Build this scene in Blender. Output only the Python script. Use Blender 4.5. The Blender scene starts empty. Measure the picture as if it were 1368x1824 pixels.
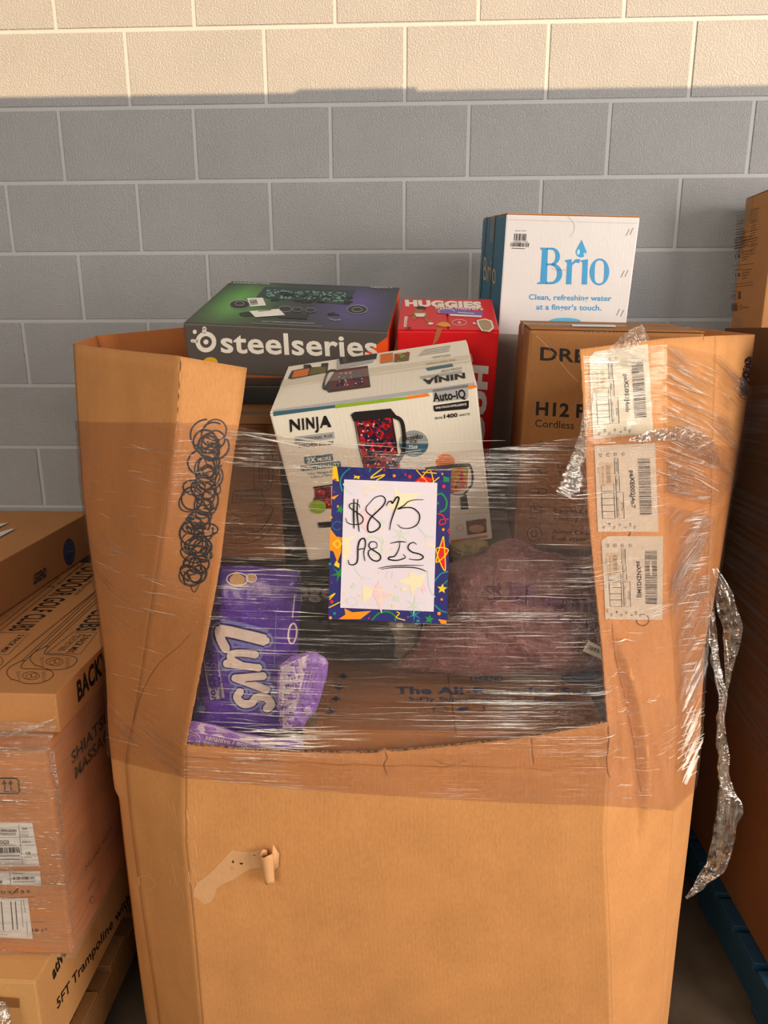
import bpy, bmesh, math, random
import numpy as np
from mathutils import Vector, Matrix, noise
from mathutils.bvhtree import BVHTree
PI = math.pi
random.seed(7)
SC = bpy.context.scene
COL = SC.collection
def R(a): return math.radians(a)
def lin(c):
    o = []
    for v in c[:3]:
        v = v / 255.0
        o.append(v / 12.92 if v <= .04045 else ((v + .055) / 1.055) ** 2.4)
    return (o[0], o[1], o[2], 1)

# ------------------------------------------------------------------ camera
CAM = np.array([.848, -2.298, 1.589])
FPX = 1265.0
RT = np.array([.99910906, .04217064, -.00164811])
FW = np.array([-.04128731, .96859933, -.24517481])
UP = np.array([-.00874282, .24502442, .96947749])
cd = bpy.data.cameras.new('camera'); cam = bpy.data.objects.new('camera', cd); COL.objects.link(cam)
cd.sensor_fit = 'VERTICAL'; cd.sensor_height = 24; cd.sensor_width = 18
cd.lens = FPX / 1824 * 24; cd.clip_start = .02
mw = Matrix.Identity(4)
for i in range(3):
    mw[i][0] = RT[i]; mw[i][1] = UP[i]; mw[i][2] = -FW[i]; mw[i][3] = CAM[i]
cam.matrix_world = mw
SC.camera = cam

# ------------------------------------------------------------------ light
SC.view_settings.view_transform = 'Standard'
SC.view_settings.look = 'None'
SC.view_settings.gamma = 1
SC.view_settings.use_curve_mapping = False
SC.view_settings.exposure = 0.0
w = bpy.data.worlds.new('sky'); SC.world = w; w.use_nodes = True
bg = w.node_tree.nodes['Background']
bg.inputs[0].default_value = lin((176, 200, 236)); bg.inputs[1].default_value = .13
def area(name, loc, target, sx, sy, power, col):
    l = bpy.data.lights.new(name, 'AREA'); l.shape = 'RECTANGLE'; l.size = sx; l.size_y = sy
    l.energy = power; l.color = lin(col)[:3]
    o = bpy.data.objects.new(name, l); COL.objects.link(o); o.location = loc
    o.rotation_euler = (Vector(target) - Vector(loc)).to_track_quat('-Z', 'Y').to_euler()
    return o
sun = bpy.data.lights.new('sun', 'SUN'); sun.energy = 8.0; sun.angle = R(.10); sun.color = lin((255, 208, 150))[:3]
so = bpy.data.objects.new('sun', sun); COL.objects.link(so)
SUN_E = R(14); SUN_A = R(34)
sd = Vector((-math.sin(SUN_A) * math.cos(SUN_E), math.cos(SUN_A) * math.cos(SUN_E), -math.sin(SUN_E)))
so.rotation_euler = sd.to_track_quat('-Z', 'Y').to_euler()
area('door_light_right', (4.3, -3.2, 1.85), (1.2, -.8, 1.2), 1.5, 1.9, 168, (255, 240, 222))
area('fill_light_front', (2.6, -4.2, 3.0), (.8, -.9, 1.0), 1.5, .5, 38, (255, 244, 230))  # added strip lamp for film glints and brighter carton lids
area('glare_light_side', (4.7, -1.35, 1.55), (1.3, -.9, 1.1), .5, 1.3, 28, (255, 240, 224))  # small lamp put in to streak glare over the right-hand film
area('fill_light_left', (-1.0, -4.8, 2.9), (.5, -.9, 1.2), 2.0, 1.8, 108, (255, 236, 208))  # added soft fill that lifts the left-facing sides

# ------------------------------------------------------------------ geometry helpers
def ray(px, py):
    v = RT * ((px - 684) / FPX) + FW - UP * ((py - 912) / FPX)
    return v
def atY(px, py, Y):
    v = ray(px, py); return CAM + v * ((Y - CAM[1]) / v[1])
def atZ(px, py, Z):
    v = ray(px, py); return CAM + v * ((Z - CAM[2]) / v[2])
def pxof(p):
    d = np.asarray(p) - CAM
    z = d @ FW
    return 684 + FPX * (d @ RT) / z, 912 - FPX * (d @ UP) / z
def rotm(a, b, c):
    ca, sa, cb, sb, cc, s = math.cos(a), math.sin(a), math.cos(b), math.sin(b), math.cos(c), math.sin(c)
    return np.array([[cc, -s, 0], [s, cc, 0], [0, 0, 1]]) @ np.array([[cb, 0, sb], [0, 1, 0], [-sb, 0, cb]]) @ np.array([[1, 0, 0], [0, ca, -sa], [0, sa, ca]])

def link(name, me, mats=(), parent=None, kind=None):
    o = bpy.data.objects.new(name, me); COL.objects.link(o)
    for m in (mats if isinstance(mats, (list, tuple)) else [mats]):
        me.materials.append(m)
    if parent is not None:
        off = -Vector(parent['w'])
        me.transform(Matrix.Translation(off))
        o.parent = parent
        o['w'] = parent['w']
    if kind: o['kind'] = kind
    return o
def outside(o):
    bm = bmesh.new(); bm.from_mesh(o.data); bmesh.ops.recalc_face_normals(bm, faces=bm.faces[:]); bm.to_mesh(o.data); bm.free()
def mesh(name, verts, faces, mats, parent=None, smooth=False, uvs=None, kind=None, mi=None):
    me = bpy.data.meshes.new(name)
    me.from_pydata([tuple(map(float, v)) for v in verts], [], faces)
    if uvs is not None:
        ul = me.uv_layers.new(name='UVMap')
        idx = np.empty(len(me.loops), dtype=np.int32); me.loops.foreach_get('vertex_index', idx)
        ul.data.foreach_set('uv', np.asarray(uvs, dtype=np.float32)[idx].ravel())
    if smooth: me.polygons.foreach_set('use_smooth', [True] * len(me.polygons))
    me.update()
    o = link(name, me, mats, parent, kind)
    if mi is not None: me.polygons.foreach_set('material_index', mi)
    return o
def thing(name, loc, label, cat, group=None):
    o = bpy.data.objects.new(name, None); COL.objects.link(o)
    o.location = loc; o['w'] = [float(x) for x in loc]
    o['label'] = label; o['category'] = cat
    if group: o['group'] = group
    o.empty_display_size = .05
    return o
def tag(o, label, cat, group=None):
    o['label'] = label; o['category'] = cat
    if group: o['group'] = group
    return o

# ------------------------------------------------------------------ materials
class NT:
    def __init__(s, name):
        s.m = bpy.data.materials.new(name); s.m.use_nodes = True
        s.t = s.m.node_tree; s.t.nodes.clear()
        s.out = s.n('ShaderNodeOutputMaterial')
    def n(s, typ, **k):
        x = s.t.nodes.new(typ)
        for a, b in k.items(): setattr(x, a, b)
        return x
    def l(s, a, b): s.t.links.new(a, b)
    def mapping(s, src, scale, rot=(0, 0, 0)):
        mp = s.n('ShaderNodeMapping'); mp.inputs['Scale'].default_value = scale; mp.inputs['Rotation'].default_value = rot
        s.l(src, mp.inputs['Vector']); return mp.outputs[0]
    def noise(s, vec, scale, detail=3, rough=.55):
        x = s.n('ShaderNodeTexNoise'); x.inputs['Scale'].default_value = scale; x.inputs['Detail'].default_value = detail
        x.inputs['Roughness'].default_value = rough
        s.l(vec, x.inputs['Vector']); return x.outputs['Fac']
    def ramp(s, fac, stops):
        x = s.n('ShaderNodeValToRGB'); e = x.color_ramp.elements
        while len(e) < len(stops): e.new(.5)
        for i, (p, c) in enumerate(stops): e[i].position = p; e[i].color = c if len(c) == 4 else (*c, 1)
        s.l(fac, x.inputs[0]); return x.outputs[0]
    def math(s, op, a, b=None, clamp=False):
        x = s.n('ShaderNodeMath', operation=op, use_clamp=clamp)
        for i, v in enumerate((a, b)):
            if v is None: continue
            if isinstance(v, (int, float)): x.inputs[i].default_value = v
            else: s.l(v, x.inputs[i])
        return x.outputs[0]
    def mix(s, f, a, b):
        x = s.n('ShaderNodeMix', data_type='RGBA')
        if isinstance(f, (int, float)): x.inputs[0].default_value = f
        else: s.l(f, x.inputs[0])
        for i, v in ((6, a), (7, b)):
            if isinstance(v, tuple): x.inputs[i].default_value = v
            else: s.l(v, x.inputs[i])
        return x.outputs[2]
    def bump(s, h, strength, dist, prev=None):
        x = s.n('ShaderNodeBump'); x.inputs['Strength'].default_value = strength; x.inputs['Distance'].default_value = dist
        s.l(h, x.inputs['Height'])
        if prev is not None: s.l(prev, x.inputs['Normal'])
        return x.outputs[0]
MC = {}
def flat(name, rgb, rough=.5, spec=.35, var=.06, coat=0):
    """plain printed or painted colour with a faint grain"""
    if name in MC: return MC[name]
    s = NT(name); b = s.n('ShaderNodeBsdfPrincipled'); s.l(b.outputs[0], s.out.inputs[0])
    g = s.n('ShaderNodeNewGeometry').outputs['Position']
    f = s.noise(g, 55, 3)
    c = lin(rgb); d = tuple(max(0, x * (1 - var * 2)) for x in c[:3]) + (1,)
    s.l(s.mix(f, c, d), b.inputs['Base Color'])
    b.inputs['Roughness'].default_value = rough; b.inputs['Specular IOR Level'].default_value = spec
    b.inputs['Coat Weight'].default_value = coat
    MC[name] = s.m; return s.m
def cardboard(name, rgb, dark=.82, flute=.5, rough=.72, spec=.25, uv=True):
    if name in MC: return MC[name]
    s = NT(name); b = s.n('ShaderNodeBsdfPrincipled'); s.l(b.outputs[0], s.out.inputs[0])
    tc = s.n('ShaderNodeTexCoord'); g = s.n('ShaderNodeNewGeometry').outputs['Position']
    c = lin(rgb); d = tuple(x * dark for x in c[:3]) + (1,)
    n1 = s.noise(g, 7, 4); n2 = s.noise(s.mapping(g, (260, 260, 90)), 1, 3, .6)
    f = s.math('ADD', s.math('MULTIPLY', n1, .55), s.math('MULTIPLY', n2, .55))
    s.l(s.ramp(f, [(.33, d), (.72, c)]), b.inputs['Base Color'])
    wv = s.n('ShaderNodeTexWave', wave_type='BANDS', bands_direction='X'); wv.inputs['Scale'].default_value = 38
    wv.inputs['Distortion'].default_value = .6; wv.inputs['Detail'].default_value = 1
    s.l(tc.outputs['UV'], wv.inputs['Vector'])
    st = s.noise(s.mapping(tc.outputs['UV'], (75, 1.6, 1)), 1, 3)
    bp = s.bump(wv.outputs['Fac'], .10 * flute, .0015)
    bp = s.bump(st, .2 * flute, .004, bp)
    bp = s.bump(s.noise(g, 38, 3), .12, .004, bp)
    bp = s.bump(n2, .10, .001, bp)
    s.l(bp, b.inputs['Normal'])
    b.inputs['Roughness'].default_value = rough; b.inputs['Specular IOR Level'].default_value = spec
    MC[name] = s.m; return s.m

KRAFT = cardboard('kraft_cardboard', (207, 147, 91), .74)
KRAFT_IN = cardboard('kraft_cardboard_inside', (180, 108, 58))
KRAFT_B = cardboard('brown_carton', (186, 132, 84), flute=.35)
KRAFT_D = cardboard('dull_brown_carton', (168, 116, 72), flute=.3)
KRAFT_L = cardboard('pale_brown_carton', (206, 156, 100), flute=.3)
INK = flat('black_ink', (30, 27, 26), .55)
INKS = flat('brown_black_ink', (66, 50, 38), .6)
WHITE = flat('white_print', (222, 219, 212), .5)
PAPER = flat('label_paper', (198, 190, 176), .5, .4)

def film_mat(name, haze, gloss, streak_scale=(2.2, 260, 1), rot=.0, rough=.13, bstr=.9, lo=.45, hi=.75, tint=(250, 247, 242), bd=.004):
    s = NT(name)
    tc = s.n('ShaderNodeTexCoord').outputs['UV']
    v = s.mapping(tc, streak_scale, (0, 0, rot))
    n1 = s.noise(v, 1, 4, .65)
    v2 = s.mapping(tc, (streak_scale[0] * 2.5, streak_scale[1] * .22, 1), (0, 0, rot * 1.4))
    n2 = s.noise(v2, 1, 3, .6)
    big = s.noise(s.mapping(tc, (4, 7, 1)), 1, 2)
    h = s.math('ADD', n1, s.math('MULTIPLY', n2, 1.6))
    bp = s.bump(h, bstr, bd)
    tr = s.n('ShaderNodeBsdfTransparent'); tr.inputs[0].default_value = lin(tint)
    gl = s.n('ShaderNodeBsdfGlossy'); gl.inputs['Roughness'].default_value = rough; gl.inputs[0].default_value = (1, 1, 1, 1)
    s.l(bp, gl.inputs['Normal'])
    df = s.n('ShaderNodeBsdfDiffuse'); df.inputs[0].default_value = lin((225, 214, 205))
    tl = s.n('ShaderNodeBsdfTranslucent'); tl.inputs[0].default_value = lin((225, 214, 205))
    m0 = s.n('ShaderNodeMixShader'); m0.inputs[0].default_value = .35; s.l(df.outputs[0], m0.inputs[1]); s.l(tl.outputs[0], m0.inputs[2])
    m1 = s.n('ShaderNodeMixShader'); s.l(tr.outputs[0], m1.inputs[1]); s.l(m0.outputs[0], m1.inputs[2])
    hz = s.ramp(n1, [(.38, (haze * .35,) * 3), (.72, (min(1, haze * 1.9),) * 3)])
    s.l(hz, m1.inputs[0])
    m2 = s.n('ShaderNodeMixShader'); s.l(m1.outputs[0], m2.inputs[1]); s.l(gl.outputs[0], m2.inputs[2])
    k = s.math('ADD', n1, s.math('MULTIPLY', s.math('SUBTRACT', big, .5), .7))
    gm = s.ramp(k, [(lo, (gloss * .07,) * 3), (hi, (gloss,) * 3)])
    s.l(gm, m2.inputs[0])
    s.l(m2.outputs[0], s.out.inputs[0])
    return s.m

# ------------------------------------------------------------------ printing helpers: thin flat print laid on a surface
class Plane:
    def __init__(s, o, n): s.o = np.array(o, float); n = np.array(n, float); s.n = n / np.linalg.norm(n)
    def hit(s, px, py, off):
        v = ray(px, py); t = ((s.o - CAM) @ s.n) / (v @ s.n)
        return CAM + v * t + s.n * off
class Surf:
    """any curved surface"""
    def __init__(s, objs):
        V = []; F = []
        for o in objs:
            b = len(V); off = np.array(o['w']) if 'w' in o.keys() else np.zeros(3)
            V += [Vector(np.array(v.co) + off) for v in o.data.vertices]
            F += [[b + i for i in p.vertices] for p in o.data.polygons]
        s.t = BVHTree.FromPolygons(V, F)
    def hit(s, px, py, off):
        v = Vector(ray(px, py)).normalized()
        loc, nor, i, d = s.t.ray_cast(Vector(CAM), v)
        if loc is None: return None
        if nor.dot(v) > 0: nor = -nor
        return np.array(loc + nor * off)
TXT = {}
def text_mesh(t, bold):
    k = (t, bold)
    if k in TXT: return TXT[k]
    c = bpy.data.curves.new('lettering_outline', 'FONT'); c.body = t; c.size = 1; c.offset = bold; c.resolution_u = 3; c.space_character = 1 + bold * 1.5
    o = bpy.data.objects.new('lettering_outline', c); COL.objects.link(o)
    dg = bpy.context.evaluated_depsgraph_get(); dg.update()
    me = bpy.data.meshes.new_from_object(o.evaluated_get(dg))
    V = np.array([v.co[:2] for v in me.vertices]); F = [list(p.vertices) for p in me.polygons]
    bpy.data.objects.remove(o); bpy.data.curves.remove(c); bpy.data.meshes.remove(me)
    x0 = V[:, 0].min(); x1 = V[:, 0].max()
    V[:, 0] = (V[:, 0] - x0) / (x1 - x0)
    cap = .70
    V[:, 1] = V[:, 1] / cap
    TXT[k] = (V, F); return TXT[k]
SPLIT = {'crease_line', 'pale_fold', 'marker_scribble_', 'lettering', 'speaker_picture', 'printed_figure', 'bowl_picture', 'sticker', 'shipping_label', 'paper_slip', 'staple', 'jug_picture', 'colour_band', 'packing_tape', 'puncture', 'baby_picture', 'inset_picture', 'food_picture'}
class Art:
    def __init__(s, name, surf, mat, parent, off=.0006, label=None):
        s.name, s.s, s.m, s.p, s.off, s.label = name, surf, mat, parent, off, label; s.V = []; s.F = []; s.cuts = []; s.nt = 0
    def pts(s, P, F):
        Q = [s.s.hit(x, y, s.off) for x, y in P]
        b = len(s.V); ok = [q is not None for q in Q]; s.cuts.append((b, len(s.F)))
        s.V += [q if q is not None else CAM for q in Q]
        s.F += [[b + i for i in f] for f in F if all(ok[i] for i in f)]
        return s
    def poly(s, P):
        from mathutils.geometry import tessellate_polygon
        tr = tessellate_polygon([[Vector((x, y, 0)) for x, y in P]])
        return s.pts(P, [list(t) for t in tr])
    def quad(s, P, n=1):
        """P tl tr br bl, subdivided n x n"""
        P = [np.array(p, float) for p in P]; L = []
        for j in range(n + 1):
            for i in range(n + 1):
                u, v = i / n, j / n
                L.append((P[0] * (1 - u) + P[1] * u) * (1 - v) + (P[3] * (1 - u) + P[2] * u) * v)
        return s.pts(L, [[j * (n + 1) + i, j * (n + 1) + i + 1, (j + 1) * (n + 1) + i + 1, (j + 1) * (n + 1) + i] for j in range(n) for i in range(n)])
    def line(s, P, w=1.5, taper=False):
        P = [np.array(p, float) for p in P]
        L = []; n = len(P)
        for i, p in enumerate(P):
            a = P[max(0, i - 1)]; b = P[min(n - 1, i + 1)]; d = b - a; d = d / (np.hypot(*d) + 1e-9)
            ww = w * .5 * ((.45 + .55 * math.sin(PI * min(1, max(0, (i + .4) / n)))) if taper else 1)
            nn = np.array([-d[1], d[0]]) * ww
            L += [p + nn, p - nn]
        return s.pts(L, [[2 * i, 2 * i + 1, 2 * i + 3, 2 * i + 2] for i in range(n - 1)])
    def curve(s, P, w=1.5, k=6, taper=False):
        """smooth line through the points"""
        P = [np.array(p, float) for p in P]; Q = [P[0] * 2 - P[1]] + P + [P[-1] * 2 - P[-2]]; L = []
        for i in range(1, len(Q) - 2):
            for j in range(k):
                t = j / k; a, b, c, d = Q[i - 1:i + 3]
                L.append(.5 * ((2 * b) + (c - a) * t + (2 * a - 5 * b + 4 * c - d) * t * t + (3 * b - a - 3 * c + d) * t ** 3))
        L.append(P[-1]); return s.line(L, w, taper)
    def ell(s, cx, cy, rx, ry, rot=0, n=20):
        c, q = math.cos(rot), math.sin(rot)
        return s.pts([(cx + rx * math.cos(t) * c - ry * math.sin(t) * q, cy + rx * math.cos(t) * q + ry * math.sin(t) * c) for t in [2 * PI * i / n for i in range(n)]], [list(range(n))])
    def ring(s, cx, cy, rx, ry, w=1.2, rot=0, n=28, a0=0, a1=2 * PI):
        c, q = math.cos(rot), math.sin(rot)
        return s.line([(cx + rx * math.cos(t) * c - ry * math.sin(t) * q, cy + rx * math.cos(t) * q + ry * math.sin(t) * c) for t in [a0 + (a1 - a0) * i / n for i in range(n + 1)]], w)
    def text(s, t, p0, p1, up, bold=.0):
        """baseline from p0 to p1, up = px vector of the cap height at p0"""
        s.nt += 1; V, F = text_mesh(t, bold); p0 = np.array(p0, float); p1 = np.array(p1, float); up = np.array(up, float)
        return s.pts([p0 + (p1 - p0) * x + up * y for x, y in V], F)
    def star(s, cx, cy, r, ri, n=5, rot=0):
        return s.poly([(cx + (r if i % 2 == 0 else ri) * math.sin(rot + PI * i / n), cy - (r if i % 2 == 0 else ri) * math.cos(rot + PI * i / n)) for i in range(2 * n)])
    def bars(s, P, n, seed=1, across=True):
        """barcode: n bars along the tl->tr direction"""
        rr = random.Random(seed); P = [np.array(p, float) for p in P]; t = 0; seq = []
        while len(seq) < n * 2: seq.append(rr.choice((1, 1, 1, 2, 2, 3)))
        T = sum(seq); a = 0
        for i, q in enumerate(seq):
            if i % 2 == 0:
                u0, u1 = a / T, (a + q) / T
                s.pts([P[0] + (P[1] - P[0]) * u0, P[0] + (P[1] - P[0]) * u1, P[3] + (P[2] - P[3]) * u1, P[3] + (P[2] - P[3]) * u0], [[0, 1, 2, 3]])
            a += q
        return s
    def done(s):
        if not s.F: return None
        if s.name in SPLIT and len(s.cuts) > 1 and (s.name != 'lettering' or s.nt == len(s.cuts)):
            cs = s.cuts + [(len(s.V), len(s.F))]; o = None
            for (v0, f0), (v1, f1) in zip(cs, cs[1:]):
                if f1 > f0:
                    o = mesh(s.name, s.V[v0:v1], [[i - v0 for i in f] for f in s.F[f0:f1]], s.m, s.p)
                    if s.label: o['label'] = s.label
            return o
        o = mesh(s.name, s.V, s.F, s.m, s.p)
        if s.name in ('fruit_picture', 'city_lights', 'scuff_marks'): o['kind'] = 'stuff'
        if s.label: o['label'] = s.label
        return o
def art(name, surf, mat, parent, fn, off=.0006, label=None):
    a = Art(name, surf, mat, parent, off, label); fn(a); return a.done()

# ------------------------------------------------------------------ cartons
def box_bm(dim, bevel=.004, seg=2):
    bm = bmesh.new(); bmesh.ops.create_cube(bm, size=1)
    for v in bm.verts: v.co = Vector((v.co.x * dim[0], v.co.y * dim[1], v.co.z * dim[2]))
    uvl = bm.loops.layers.uv.new('UVMap')
    if bevel: bmesh.ops.bevel(bm, geom=bm.edges[:], offset=bevel, segments=seg, affect='EDGES', profile=.6)
    bm.normal_update()
    for f in bm.faces:
        n = f.normal
        for l in f.loops:
            c = l.vert.co
            if abs(n.z) > .7: l[uvl].uv = (c.x, c.y)
            elif abs(n.y) > .7: l[uvl].uv = (c.x, c.z)
            else: l[uvl].uv = (c.y, c.z)
    return bm
def bm_to(name, bm, M4, mats, parent, smooth=False):
    me = bpy.data.meshes.new(name); bm.transform(M4); bm.to_mesh(me); bm.free()
    if smooth: me.polygons.foreach_set('use_smooth', [True] * len(me.polygons))
    return link(name, me, mats, parent)
class Carton:
    """a closed carton: body with its edges rolled, two lid flaps that meet in a taped seam"""
    def __init__(s, name, q, mat, label, cat='box', group=None, flaps=True, seam='x', tape=None, bevel=.004, facemats=None, lift=.0):
        s.T = np.array(q[:3]); s.Rm = rotm(*[R(a) for a in q[3:6]]); s.d = np.array(q[6:9])
        base = s.T + s.Rm @ np.array([0, 0, -s.d[2] / 2])
        s.root = thing(name, base, label, cat, group)
        M4 = Matrix.Translation(Vector(s.T)) @ Matrix(s.Rm.tolist()).to_4x4()
        s.M4 = M4
        o = bm_to('body', box_bm(s.d, bevel), M4, mat, s.root); s.body = o
        if facemats:
            ms = {}
            for k, m in facemats.items():
                o.data.materials.append(m); ms[k] = len(o.data.materials) - 1
            Ri = s.Rm.T
            for p in o.data.polygons:
                n = Ri @ np.array(p.normal)
                for k in ms:
                    ax = {'left': (-1, 0, 0), 'right': (1, 0, 0), 'front': (0, -1, 0), 'top': (0, 0, 1)}[k]
                    if n @ np.array(ax) > .9: p.material_index = ms[k]
        if flaps:
            w, d, h = s.d; g = .0012; t = .003
            fm = (facemats or {}).get('top', mat)
            for k in (-1, 1):
                dim = (w - .004, d / 2 - g, t) if seam == 'x' else (w / 2 - g, d - .004, t)
                bm = box_bm(dim, .001, 1)
                off = Vector((0, k * (d / 4 + g / 2), h / 2 + t / 2)) if seam == 'x' else Vector((k * (w / 4 + g / 2), 0, h / 2 + t / 2))
                bm.transform(Matrix.Translation(off)); bm_to('lid_flap', bm, M4, fm, s.root)
        s.topoff = .003 if flaps else 0
        if tape:
            w, d, h = s.d
            dim = (w + .001, .05, .0006) if seam == 'x' else (.05, d + .001, .0006)
            bm = box_bm(dim, 0)
            bm.transform(Matrix.Translation(Vector((0, 0, h / 2 + s.topoff + .0005)))); bm_to('packing_tape', bm, M4, tape, s.root)
            for k in (-1, 1):
                dim = (.0006, .05, .06) if seam == 'x' else (.05, .0006, .06)
                bm = box_bm(dim, 0)
                off = Vector((k * (w / 2 + .0005), 0, h / 2 - .028)) if seam == 'x' else Vector((0, k * (d / 2 + .0005), h / 2 - .028))
                bm.transform(Matrix.Translation(off)); bm_to('packing_tape', bm, M4, tape, s.root)
    def face(s, k):
        ax = {'left': (-1, 0, 0), 'right': (1, 0, 0), 'front': (0, -1, 0), 'top': (0, 0, 1)}[k]
        a = np.array(ax, float); o = s.T + s.Rm @ (a * s.d / 2)
        if k == 'top': o = o + s.Rm @ (a * s.topoff)
        return Plane(o, s.Rm @ a)
TAPE = None
def tape_mat(name='clear_tape', tint=(222, 205, 180), body=(214, 190, 158), k=.35):
    s = NT(name)
    tr = s.n('ShaderNodeBsdfTransparent'); tr.inputs[0].default_value = lin(tint)
    gl = s.n('ShaderNodeBsdfPrincipled'); gl.inputs['Base Color'].default_value = lin(body); gl.inputs['Roughness'].default_value = .18
    g = s.n('ShaderNodeNewGeometry').outputs['Position']
    s.l(s.bump(s.noise(g, 60, 3), .35, .002), gl.inputs['Normal'])
    m = s.n('ShaderNodeMixShader'); m.inputs[0].default_value = k; s.l(tr.outputs[0], m.inputs[1]); s.l(gl.outputs[0], m.inputs[2]); s.l(m.outputs[0], s.out.inputs[0])
    return s.m
TAPE = tape_mat(); TAPEC = tape_mat('colourless_tape', (246, 244, 240), (236, 232, 226), .14)

# ================================================================== the setting
FLOOR = -.13
def wall_mat(name, a, b, grain=1.0):
    s = NT(name); p = s.n('ShaderNodeBsdfPrincipled'); s.l(p.outputs[0], s.out.inputs[0])
    g = s.n('ShaderNodeNewGeometry').outputs['Position']
    n1 = s.noise(g, 210, 3, .62); n2 = s.noise(g, 6, 3); n3 = s.noise(g, 520, 2)
    s.l(s.mix(n2, lin(a), lin(b)), p.inputs['Base Color'])
    pit = s.ramp(n1, [(.36, (0, 0, 0)), (.60, (1, 1, 1))])
    bp = s.bump(pit, .8 * grain, .0022); bp = s.bump(n3, .35 * grain, .001, bp)
    bp = s.bump(s.noise(g, 14, 3), .3, .004, bp)
    s.l(bp, p.inputs['Normal']); p.inputs['Roughness'].default_value = .62; p.inputs['Specular IOR Level'].default_value = .3
    return s.m
BLOCK = wall_mat('painted_block', (158, 162, 169), (146, 150, 157))
JOINT = wall_mat('painted_joint_lit', (168, 172, 180), (157, 162, 169), .12)  # paler than the block paint, for the light smooth joints catch
CEIL = flat('ceiling_paint', (200, 200, 196), .8)
s = NT('floor_concrete'); p = s.n('ShaderNodeBsdfPrincipled'); s.l(p.outputs[0], s.out.inputs[0])
g = s.n('ShaderNodeNewGeometry').outputs['Position']
s.l(s.ramp(s.noise(g, 5, 6), [(.3, lin((56, 48, 40))), (.7, lin((84, 74, 62)))]), p.inputs['Base Color'])
s.l(s.bump(s.noise(g, 60, 4), .3, .002), p.inputs['Normal']); p.inputs['Roughness'].default_value = .55
FLOORM = s.m
def slab(name, x0, x1, y0, y1, z0, z1, m):
    V = [(x, y, z) for x in (x0, x1) for y in (y0, y1) for z in (z0, z1)]
    F = [[0, 1, 3, 2], [4, 6, 7, 5], [0, 4, 5, 1], [2, 3, 7, 6], [0, 2, 6, 4], [1, 5, 7, 3]]
    o = mesh(name, V, F, m); o['kind'] = 'structure'; return o
slab('floor', -3.5, 6, -5.6, .2, FLOOR - .1, FLOOR, FLOORM)
# wall_back: mortar bed with every block a piece of its own
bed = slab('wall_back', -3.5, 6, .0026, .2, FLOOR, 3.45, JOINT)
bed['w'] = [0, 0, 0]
BW, BH = .4064, .2032
def block_mesh(k, wd=BW):
    rr = random.Random(k); g = .0052
    bm = bmesh.new(); bmesh.ops.create_cube(bm, size=1)
    for v in bm.verts: v.co = Vector((v.co.x * (wd - 2 * g), v.co.y * .02 + .01, v.co.z * (BH - 2 * g)))
    ed = [e for e in bm.edges if all(v.co.y < .005 for v in e.verts)]
    bmesh.ops.bevel(bm, geom=ed, offset=.0018, segments=2, affect='EDGES')
    me = bpy.data.meshes.new('concrete_block'); bm.to_mesh(me); bm.free(); me.materials.append(BLOCK); return me
BM = [block_mesh(k) for k in range(3)]
ROWOFF = {-1: .0031, 0: .0, 1: -.0204 + .0044, 3: -.0002}
for row in range(-4, 13):
    zc = 2.4385 - (row + .5) * BH
    if zc - BH / 2 < FLOOR - .02: break
    base = (0 if row % 2 == 0 else .5) * BW + ROWOFF.get(row, 0)
    for k in range(-4, 8):
        x = base + (k + .5) * BW
        o = bpy.data.objects.new('concrete_block', BM[(k * 7 + row * 3) % 3]); COL.objects.link(o)
        o.parent = bed; o.location = (x, random.uniform(-.0006, .0006), zc)
slab('sky_blocker_left', -3.6, -3.5, -5.6, .2, FLOOR, 3.45, flat('blocker_dull_grey', (120, 116, 110), .8))  # unseen slab added to hold back sky light from the left
slab('ceiling', -3.5, 6, -2.0, .2, 3.45, 3.6, CEIL)
# unseen sun blocker added behind the camera; its top edge sets the wall's shadow line
PY = -5.4
def line_z(zw, e=SUN_E, a=SUN_A): return zw + abs(PY) * math.tan(e) / math.cos(a)
slab('sun_blocker', -3.5, 9, PY - .12, PY, FLOOR, line_z(2.268), CEIL)
xb = abs(PY) * math.tan(SUN_A)
lp = slab('sun_blocker_bump_1', .52 + xb, .86 + xb, PY - .10, PY - .02, line_z(2.268), line_z(2.283), CEIL)  # small unseen block added to raise the shadow line over a short stretch

# ================================================================== the bulk box
def cr(L, base=None, top=None):
    """crease from (px,py,Y) marks top to bottom -> sorted by z: arrays z,x,y,py"""
    P = [atY(a, b, c) for a, b, c in L]; A = np.array([[p[2], p[0], p[1], l[1]] for p, l in zip(P, L)])
    A = A[np.argsort(A[:, 0])]; return A
def crd(L):
    A = np.array([[z, x, y, 0] for x, y, z in L]); A = A[np.argsort(A[:, 0])]
    A[:, 3] = [pxof((r[1], r[2], r[0]))[1] for r in A]; return A
K = {}
K['FL'] = cr([(440, 655, -1.005), (432, 720, -1.02), (418, 800, -1.04), (405, 900, -1.065), (393, 1000, -1.09), (375, 1100, -1.115), (352, 1220, -1.125), (330, 1330, -1.13), (330, 1500, -1.13), (345, 1650, -1.13), (360, 1824, -1.13)])
K['L1'] = cr([(322, 635, -1.10), (315, 750, -1.095), (300, 870, -1.08), (283, 980, -1.06), (265, 1100, -1.04), (250, 1200, -1.02), (238, 1270, -1.0), (222, 1350, -1.0), (230, 1450, -1.0), (252, 1620, -1.0), (280, 1800, -1.0)])
K['L0'] = cr([(130, 612, -.50), (138, 750, -.57), (147, 880, -.64), (160, 980, -.70), (172, 1060, -.74), (186, 1170, -.79), (196, 1270, -.83), (204, 1350, -.85), (220, 1500, -.86), (238, 1650, -.86), (258, 1800, -.86)])
K['LB'] = crd([tuple(atY(172, 598, -.45)), (.08, -.36, 1.2), (.17, -.34, .65), (.18, -.32, FLOOR + .005)])
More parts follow.
